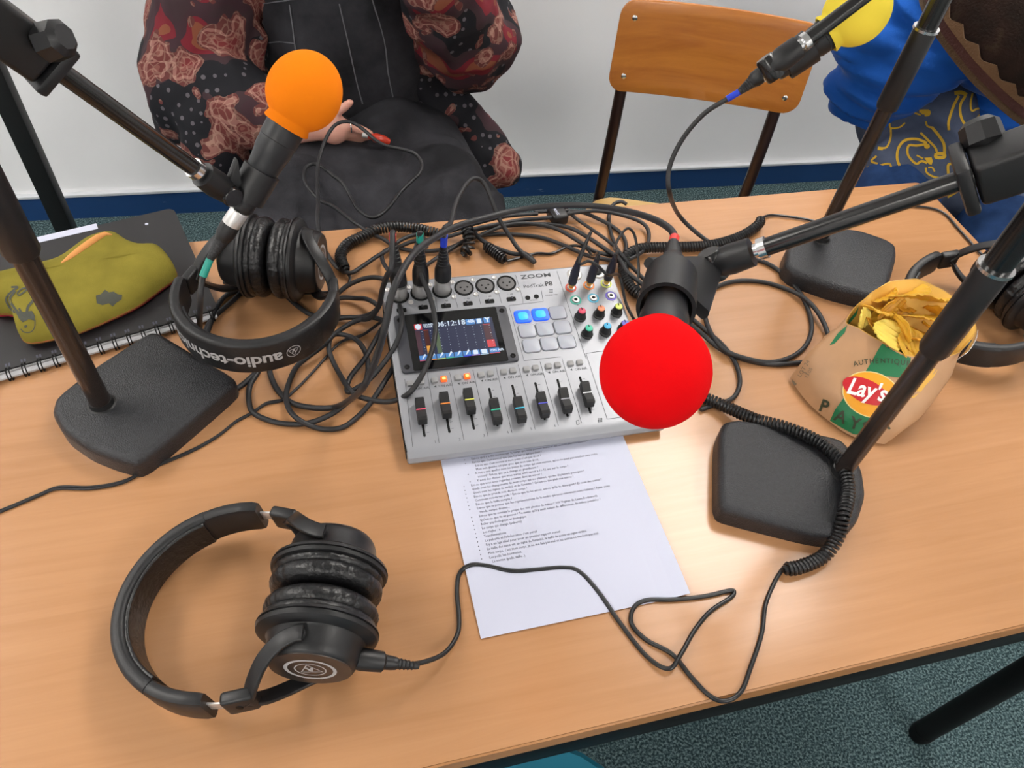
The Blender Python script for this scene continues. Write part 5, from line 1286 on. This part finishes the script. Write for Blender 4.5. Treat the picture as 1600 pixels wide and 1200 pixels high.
pl2 = wrL + Vector((-.02, -.03, .07)); hand(sk, wrL, pl2, [[pl2 + Vector((x, -.01, .02)), pl2 + Vector((x * 1.2, -.035, .055 + .01 * k)), pl2 + Vector((x * 1.2, -.06, .045 + .01 * k)), pl2 + Vector((x * 1.1, -.065, .02))] for k, x in enumerate((-.024, -.008, .008, .024))] + [[pl2 + Vector((.03, -.01, -.02)), pl2 + Vector((.045, -.03, .0)), pl2 + Vector((.045, -.045, .02))]])
hd = neck + Vector((0, -.03, .16)); hR = Matrix.Rotation(math.radians(170), 3, 'Z') @ Matrix.Rotation(math.radians(-12), 3, 'X')
head(sk, hd, hR)
obj('body', remeshed(sk, .0048, 4), M['skin'], P1, angle=180)
face_parts(P1, hd, hR)
b = B(); ball(b, hd + hR @ Vector((0, -.022, .035)), .104, 24, (.9, 1.0, 1.0), hR); ball(b, hd + hR @ Vector((0, -.065, -.06)), .075, 20, (1.05, .6, 1.3), hR)
obj('hair', remeshed(b, .008, 3, folds(.004, (20, 20, 60))), mat('brown_hair', (62, 42, 30), .6), P1, angle=180)
# dungarees: trousers and waist
b = B()
ball(b, pelv + Vector((0, 0, -.02)), .145, 24, (1.12, .85, .72)); ball(b, V(.10, 1.44, -.10), .135, 24, (1.12, .85, .9))
chain(b, [hipR, knR + Vector((0, .05, .012)), knR + Vector((0, 0, 0))], [.100, .092, .082]); chain(b, [hipL, knL + Vector((0, .06, .012)), knL], [.100, .088, .080])
chain(b, [knR, anR + Vector((0, 0, .03))], [.080, .060]); chain(b, [knL, anL + Vector((0, 0, .03))], [.080, .060])
capsule(b, V(.02, 1.25, -.155), V(.12, 1.0, -.175), .09, .085); capsule(b, V(.15, 1.3, -.16), V(.10, 1.05, -.18), .09, .08); capsule(b, V(-.03, 1.10, -.13), V(-.085, .93, -.17), .085, .078); capsule(b, V(.22, 1.12, -.14), V(.27, .94, -.175), .082, .076)
dm_ = remeshed(b, .0085, 6, folds(.012, (7, 11, 14), 1.3)); bvd = BVHTree.FromBMesh(dm_)
obj('trousers', dm_, M['blackdenim'], P1, angle=180)
# bib: a curved panel over the chest
def bibp(a, z, o=0):
    k = (z + .15) / .5; c_ = V(.10, 1.445, z); rx_, ry_ = .158 + .0 * k, .128 - .02 * k
    return c_ + Vector((math.sin(a) * (rx_ + o), -math.cos(a) * (ry_ + o) - .012 * math.sin(PI * min(1, max(0, k))), 0))
b = B(); g = []
for j in range(23):
    z = -.13 + j * .40 / 22; amx = 1.18 - .45 * max(0, (z - .02) / .25) ** 1.2; row = []
    for i in range(33):
        a = -amx + 2 * amx * i / 32; p = bibp(a, z, .004 + .006 * noise.noise(Vector((a * 2.2, z * 9, .3))) + .004 * (1 - 2 * abs(noise.noise(Vector((a * 1.2 + 2, z * 20, 1.1))))))
        row.append(b.verts.new(p))
    g.append(row)
for j in range(22):
    for i in range(32): b.faces.new((g[j][i], g[j][i + 1], g[j + 1][i + 1], g[j + 1][i]))
bmesh.ops.recalc_face_normals(b, faces=b.faces); bvb = BVHTree.FromBMesh(b); shell(b, .004)
bib = obj('bib', b, M['blackdenim'], P1, angle=80)
def seamline(px, w_=1.6, bv=None, off_=.0012):
    return print_on(stroke2d(px, w_), bv, off_, 6)
for ln_ in ([(410, 8), (418, 60), (425, 110)], [(455, 5), (462, 60), (468, 115)], [(413, 68), (440, 64), (463, 66)], [(580, -5), (598, 60), (604, 110), (612, 150)], [(530, 5), (545, 70), (556, 120), (566, 160)], [(405, 6), (440, 0), (500, -4)]):
    s_ = seamline(ln_, 1.8, bvb, .0055)
    if len(s_.faces): obj('seam', s_, M['seam'], bib, smooth=False)
for ln_ in ([(575, 150), (620, 150), (660, 135), (690, 120)],):
    s_ = seamline(ln_, 1.6, bvd)
    if len(s_.faces): obj('seam', s_, M['seam'], P1, smooth=False)
for px, py in ((425, 68),):
    h_ = bvb.ray_cast(CAM, ray(px, py).normalized())[0]
    if h_: b = B(); lathe(b, h_ + Vector((0, .002, 0)), (0, -1, .2), [(0, .0045), (.003, .0045), (.0045, .003)], 16); obj('button', b, M['chrome'], bib)
# shirt
b = B()
ball(b, chest, .150, 24, (1.18, .74, 1.25)); ball(b, V(.10, 1.475, -.04), .135, 24, (1.28, .72, 1.3))
chain(b, [shR + Vector((.03, 0, .03)), shR, elR, elR.lerp(wrR, .45), wrR + (elR - wrR) * .16], [.06, .075, .085, .076, .052])
ball(b, elR + Vector((-.01, -.01, -.03)), .078, 20, (1, 1, 1)); ball(b, PY(345, 180, 1.30), .078, 20); ball(b, PY(300, 40, 1.42), .072, 20); ball(b, PY(335, 225, 1.26), .055, 18)
chain(b, [shL + Vector((-.03, 0, .03)), shL, elL, elL.lerp(wrL, .7)], [.06, .070, .088, .062])
ball(b, PY(700, 40, 1.36), .072, 20); ball(b, PY(742, 72, 1.33), .062, 20)
def flat(b, pts, w_, th, sd):
    for i in range(len(pts) - 1):
        for k in range(6):
            p = Vector(pts[i]).lerp(Vector(pts[i + 1]), k / 6); ww = w_[i] + (w_[i + 1] - w_[i]) * k / 6
            for s_ in (-1, -.33, .33, 1): ball(b, p + Vector(sd) * ww * s_, th, 10)
flat(b, [PY(655, 70, 1.37), PY(690, 150, 1.36), PY(722, 205, 1.33), PY(765, 262, 1.28), PY(778, 278, 1.26)], [.02, .024, .036, .042, .018], .020, (1, 0, .25))
flat(b, [PY(375, 60, 1.37), PY(350, 150, 1.34), PY(345, 225, 1.30), PY(370, 262, 1.26)], [.03, .04, .045, .03], .020, (1, 0, 0))
shm = remeshed(b, .0070, 4, folds(.015, (11, 9, 9), 4.1))
obj('paisley_shirt', shm, M['paisley'], P1, angle=180)
b = B(); chain(b, [anR, anR + Vector((0, -.13, -.035))], [.045, .036]); ball(b, anR + Vector((0, -.02, -.035)), .043, 14); obj('shoe', remeshed(b, .008, 3), M['black'], P1)
b = B(); chain(b, [anL, anL + Vector((0, -.13, -.035))], [.045, .036]); ball(b, anL + Vector((0, -.02, -.035)), .043, 14); obj('shoe', remeshed(b, .008, 3), M['black'], P1)
for (x, y) in ((548, 197), (520, 203)):
    b = B(); p_ = HP(x, y, -.012); tube(b, [p_ + Vector((.0, math.cos(a) * .010, math.sin(a) * .010)) for a in [2 * PI * k / 20 for k in range(20)]], .0014, 8, closed=True); obj('ring', b, M['chrome'], P1)
lt = thing('lighter', 'red lighter held in the fingers of the person in black dungarees', 'lighter', HP(592, 214, -.02))
b = B(); tube(b, [HP(574, 212, -.022), HP(582, 214, -.022), HP(586, 215, -.022), HP(600, 219, -.022), HP(608, 222, -.022)], [.004, .0055, .0080, .0080, .0055], 14); obj('body', b, M['red_lighter'], lt)
b = B(); tube(b, [HP(566, 210, -.02), HP(575, 212, -.022)], .0050, 12); obj('metal_cap', b, M['nickel'], lt)
# chair under this person
cc1 = copy_tree(CHAIR); cc1.location = (.105, 1.63, 0); cc1.rotation_euler = (0, 0, 0)
cc1['label'] = 'school chair that the person in black dungarees sits on'; 

# ---- second person
sk = B(); pe2, ch2, ne2 = V(1.50, 1.27, -.20), V(1.36, 1.16, .12), V(1.22, 1.05, .24)
hd2 = D(1624, 20, 1.20); 
P2_ = thing('person', 'person in a blue fleece and knitted hat bending over the right table corner', 'person', (pe2.x, pe2.y, 0))
shR2, shL2 = V(1.22, 1.28, .19), V(1.46, 1.02, .19)
elR2, wrR2 = PY(1374, 122, 1.24), PY(1560, 50, 1.14)
elL2, wrL2 = V(1.66, 1.0, .0), V(1.60, .90, -.06)
k2a, k2b = V(1.13, 1.04, -.175), V(1.26, .86, -.185); h2a, h2b = V(1.44, 1.33, -.21), V(1.56, 1.2, -.21)
a2a, a2b = V(1.08, .98, -.66), V(1.22, .8, -.66)
ball(sk, pe2, .13, 24, (1, 1, .8)); ball(sk, pe2.lerp(ch2, .5), .12, 24, (1, 1, 1.3)); ball(sk, ch2, .125, 24)
chain(sk, [ch2, ne2, hd2], [.07, .052, .05]); chain(sk, [ch2, shR2, elR2, wrR2], [.07, .055, .042, .028]); chain(sk, [ch2, shL2, elL2, wrL2], [.07, .055, .042, .028])
chain(sk, [h2a, k2a, a2a], [.085, .06, .038]); chain(sk, [h2b, k2b, a2b], [.085, .06, .038])
for w_, dr in ((wrR2, Vector((-.01, -.07, -.03))), (wrL2, Vector((-.07, 0, -.03)))):
    p_ = w_ + dr * .7; sd = dr.cross(Vector((0, 0, 1))).normalized(); dn = dr.normalized()
    hand(sk, w_, p_, [[p_ + sd * x, p_ + sd * x * 1.1 + dn * .04, p_ + sd * x * 1.1 + dn * .062 - Vector((0, 0, .01)), p_ + sd * x + dn * (.078 - abs(x) * .3) - Vector((0, 0, .025))] for x in (-.027, -.009, .009, .027)] + [[p_ + sd * .028 - dn * .02, p_ + sd * .05, p_ + sd * .055 + dn * .025]])
crown = (RM @ Vector((.46, .42, .70))).normalized()
fw = (RM @ Vector((-.35, -.3, -1.0))); fw = (fw - crown * fw.dot(crown)).normalized(); rt_ = fw.cross(crown).normalized()
hR2 = Matrix((rt_, fw, crown)).transposed()
head(sk, hd2 - crown * .005, hR2, .93); obj('body', remeshed(sk, .008, 4), M['skin'], P2_, angle=180); face_parts(P2_, hd2 - crown * .005, hR2, .93)
b = B(); ball(b, pe2.lerp(ch2, .4) + Vector((0, 0, .02)), .145, 24, (1, 1, 1.3)); ball(b, ch2, .150, 24); chain(b, [ch2, ne2 - Vector((0, 0, .01))], [.12, .075])
chain(b, [shR2, elR2, elR2.lerp(wrR2, .8)], [.085, .092, .058]); ball(b, elR2 + Vector((-.0, .0, -.01)), .094, 20); chain(b, [shL2, elL2, elL2.lerp(wrL2, .8)], [.085, .075, .055])
ball(b, PY(1395, 20, 1.30), .082, 20); ball(b, PY(1385, 150, 1.21), .075, 20); ball(b, PY(1365, 60, 1.27), .080, 20)
obj('blue_fleece', remeshed(b, .0085, 5, (lambda p, f=folds(.026, (5, 5, 24), 2.2): f(p) - .010)), M['hoodie'], P2_, angle=180)
b = B(); chain(b, [h2a, k2a, a2a + Vector((0, 0, .03))], [.100, .082, .055]); chain(b, [h2b, k2b, a2b + Vector((0, 0, .03))], [.100, .085, .055]); ball(b, pe2, .14, 20, (1, 1, .75))
obj('jeans', remeshed(b, .010, 6, folds(.006, (12, 12, 12), 6)), M['bluejeans'], P2_, angle=180)
b = B()
chain(b, [h2a + Vector((0, 0, .022)), k2a.lerp(h2a, .12) + Vector((0, 0, .030))], [.112, .088]); chain(b, [h2b + Vector((0, 0, .022)), k2b.lerp(h2b, .30) + Vector((0, 0, .03))], [.112, .090])
chain(b, [(h2a + h2b) / 2 + Vector((0, 0, .03)), k2a.lerp(k2b, .5).lerp((h2a + h2b) / 2, .3) + Vector((0, 0, .025))], [.10, .075]); ball(b, pe2.lerp(ch2, .25), .155, 20, (1, 1, .9))
ball(b, U(1395, 190, -.10), .07, 16); ball(b, U(1420, 270, -.16), .06, 16); ball(b, U(1470, 180, -.08), .07, 16)
ap = remeshed(b, .008, 7, folds(.006, (10, 10, 10), 8)); bva = BVHTree.FromBMesh(ap)
apo = obj('patterned_dress', ap, M['navydenim'], P2_, angle=180); apo['label'] = 'navy denim dress with yellow line drawings'
strokes = [([(1498, 150), (1490, 165), (1482, 190), (1482, 204)], 4), ([(1508, 150), (1500, 165), (1502, 185), (1512, 198), (1524, 199)], 4), ([(1491, 146), (1502, 145), (1510, 149)], 6), ([(1519, 146), (1516, 162), (1518, 173), (1526, 170)], 3), ([(1528, 154), (1532, 168), (1526, 170)], 3),
    ([(1548, 162), (1532, 178), (1526, 186), (1535, 189), (1545, 180), (1558, 166)], 3), ([(1516, 192), (1522, 190), (1521, 197)], 2.5), ([(1407, 262), (1402, 248), (1404, 232), (1414, 220), (1432, 218), (1448, 224)], 4), ([(1445, 226), (1432, 228), (1420, 228), (1418, 240), (1424, 250), (1432, 256), (1440, 252), (1448, 255)], 3.5),
    ([(1438, 208), (1448, 218), (1460, 230), (1464, 240)], 3.5), ([(1456, 200), (1466, 212), (1474, 225), (1475, 238), (1474, 246)], 4.5), ([(1462, 240), (1474, 241), (1474, 246), (1462, 246), (1462, 240)], 5), ([(1432, 243), (1438, 246), (1442, 248)], 2.5), ([(1446, 262), (1448, 270), (1458, 276), (1468, 278)], 3), ([(1450, 262), (1456, 262), (1460, 268)], 2.5),
    ([(1402, 184), (1415, 179), (1425, 176), (1438, 180)], 2.5), ([(1390, 190), (1392, 200), (1406, 199), (1414, 192)], 2.5), ([(1390, 190), (1398, 182)], 4), ([(1446, 190), (1449, 198), (1458, 200)], 3), ([(1436, 174), (1450, 174), (1450, 179), (1444, 180)], 5), ([(1392, 200), (1392, 215), (1386, 230), (1376, 232)], 3), ([(1372, 232), (1380, 233)], 5),
    ([(1384, 262), (1392, 268), (1390, 256), (1370, 260), (1355, 262)], 3), ([(1370, 244), (1362, 252), (1372, 256)], 3), ([(1382, 264), (1390, 278), (1394, 286)], 3), ([(1394, 262), (1402, 275), (1410, 283)], 3), ([(1481, 272), (1481, 258), (1490, 257), (1492, 264)], 4), ([(1492, 226), (1492, 236)], 4), ([(1412, 155), (1420, 152), (1430, 144)], 2.5), ([(1428, 142), (1432, 146)], 5), ([(1442, 112), (1450, 120), (1462, 120), (1474, 118)], 2.5), ([(1480, 308), (1495, 300)], 3), ([(1341, 280), (1348, 290), (1352, 300)], 2.5)]
b = B()
for st, w_ in strokes: merge(b, stroke2d(st, w_ * 1.0))
merge(b, poly2d([(1522, 190), (1528, 191), (1536, 192), (1537, 198), (1531, 201), (1530, 206), (1525, 206), (1524, 199)])); merge(b, poly2d([(1444, 247), (1455, 246), (1457, 252), (1455, 258), (1450, 256)])); merge(b, ell(1448, 229, 4.5, 4)); merge(b, poly2d([(1436, 172), (1451, 171), (1451, 179), (1440, 179)]))
obj('yellow_drawings', print_on(b, bva, .0010, 6), M['yellowprint'], apo, smooth=False, kind='stuff')
b = B()
for ln_ in ([(1582, 205), (1562, 222), (1548, 240)], [(1576, 203), (1556, 219), (1542, 236)]): merge(b, stroke2d(ln_, 2))
s_ = print_on(b, bva, .0010, 6)
if len(s_.faces): obj('seam', s_, mat('pale_seam', (120, 132, 156), .9), apo, smooth=False)
# knitted hat
HM = mat('brown_knit', (58, 48, 36), .95, spec=.1, bump=.8, bscale=260, vary=.45, vscale=22)
N, L, bs = nodes(HM); 
for nn_ in N:
    if nn_.type == 'VALTORGB':
        nn_.color_ramp.elements[0].color = (*s2l((24, 19, 16)), 1); nn_.color_ramp.elements[1].color = (*s2l((58, 50, 38)), 1); k = nn_.color_ramp.elements.new(.55); k.color = (*s2l((38, 26, 22)), 1)
b = B(); u_, v_ = ortho(crown); prof = [(-.075, .146), (-.070, .152), (-.03, .155), (.01, .145), (.05, .122), (.085, .084), (.105, .04), (.11, .002)]
ho = hd2 - crown * .015; rr = []
for d_, r_ in prof:
    rr.append([ho + crown * d_ + (u_ * math.cos(a) + v_ * math.sin(a)) * (r_ * (1 + .03 * noise.noise(Vector((math.cos(a) * 3, math.sin(a) * 3, d_ * 20))))) for a in [2 * PI * k / 64 for k in range(64)]])
rings(b, rr); hat = thing('knitted_hat', 'brown knitted hat with a zigzag border on the bent head at top right', 'hat', ho - crown * .07)
obj('crown', b, HM, hat, angle=180)
def hatring(d0, d1, r_, mt_, nm, zig=0, th=.002):
    b = B(); n_ = 168; a_ = [2 * PI * k / n_ for k in range(n_)]
    def rp(a, d_, o): return ho + crown * d_ + (u_ * math.cos(a) + v_ * math.sin(a)) * (r_ * (1 + .03 * noise.noise(Vector((math.cos(a) * 3, math.sin(a) * 3, d_ * 20)))) + o)
    tz = lambda k: zig * abs((k % 7) - 3.5) / 3.5
    rings(b, [[rp(a, d0, -.001) for a in a_], [rp(a, d0, th) for a in a_], [rp(a, d1 + tz(k), th) for k, a in enumerate(a_)], [rp(a, d1 + tz(k), -.001) for k, a in enumerate(a_)]], cap=False)
    obj(nm, b, mt_, hat, angle=60)
hatring(-.078, -.068, .1535, mat('knit_edge', (66, 48, 28), .95, bump=.8, bscale=300), 'rim')
hatring(-.068, -.056, .1560, mat('knit_red', (54, 22, 18), .95, bump=.8, bscale=300), 'red_stripe')
hatring(-.056, -.050, .1568, mat('knit_tan', (84, 60, 36), .95, bump=.8, bscale=300), 'zigzag_stripe', .010)
cc2 = copy_tree(CHAIR); cc2.location = (1.60, 1.40, 0); cc2.rotation_euler = (0, 0, math.radians(-42))
cc2['label'] = 'school chair that the person in the blue fleece sits on'
for nm_, an_, kk in (('shoe', a2a, 0), ('shoe', a2b, 0)):
    b = B(); dr = Vector((-.09, -.09, -.035)); chain(b, [an_, an_ + dr], [.045, .036]); ball(b, an_ + Vector((0, 0, -.035)), .043, 14); obj(nm_, remeshed(b, .008, 3), M['black'], P2_)
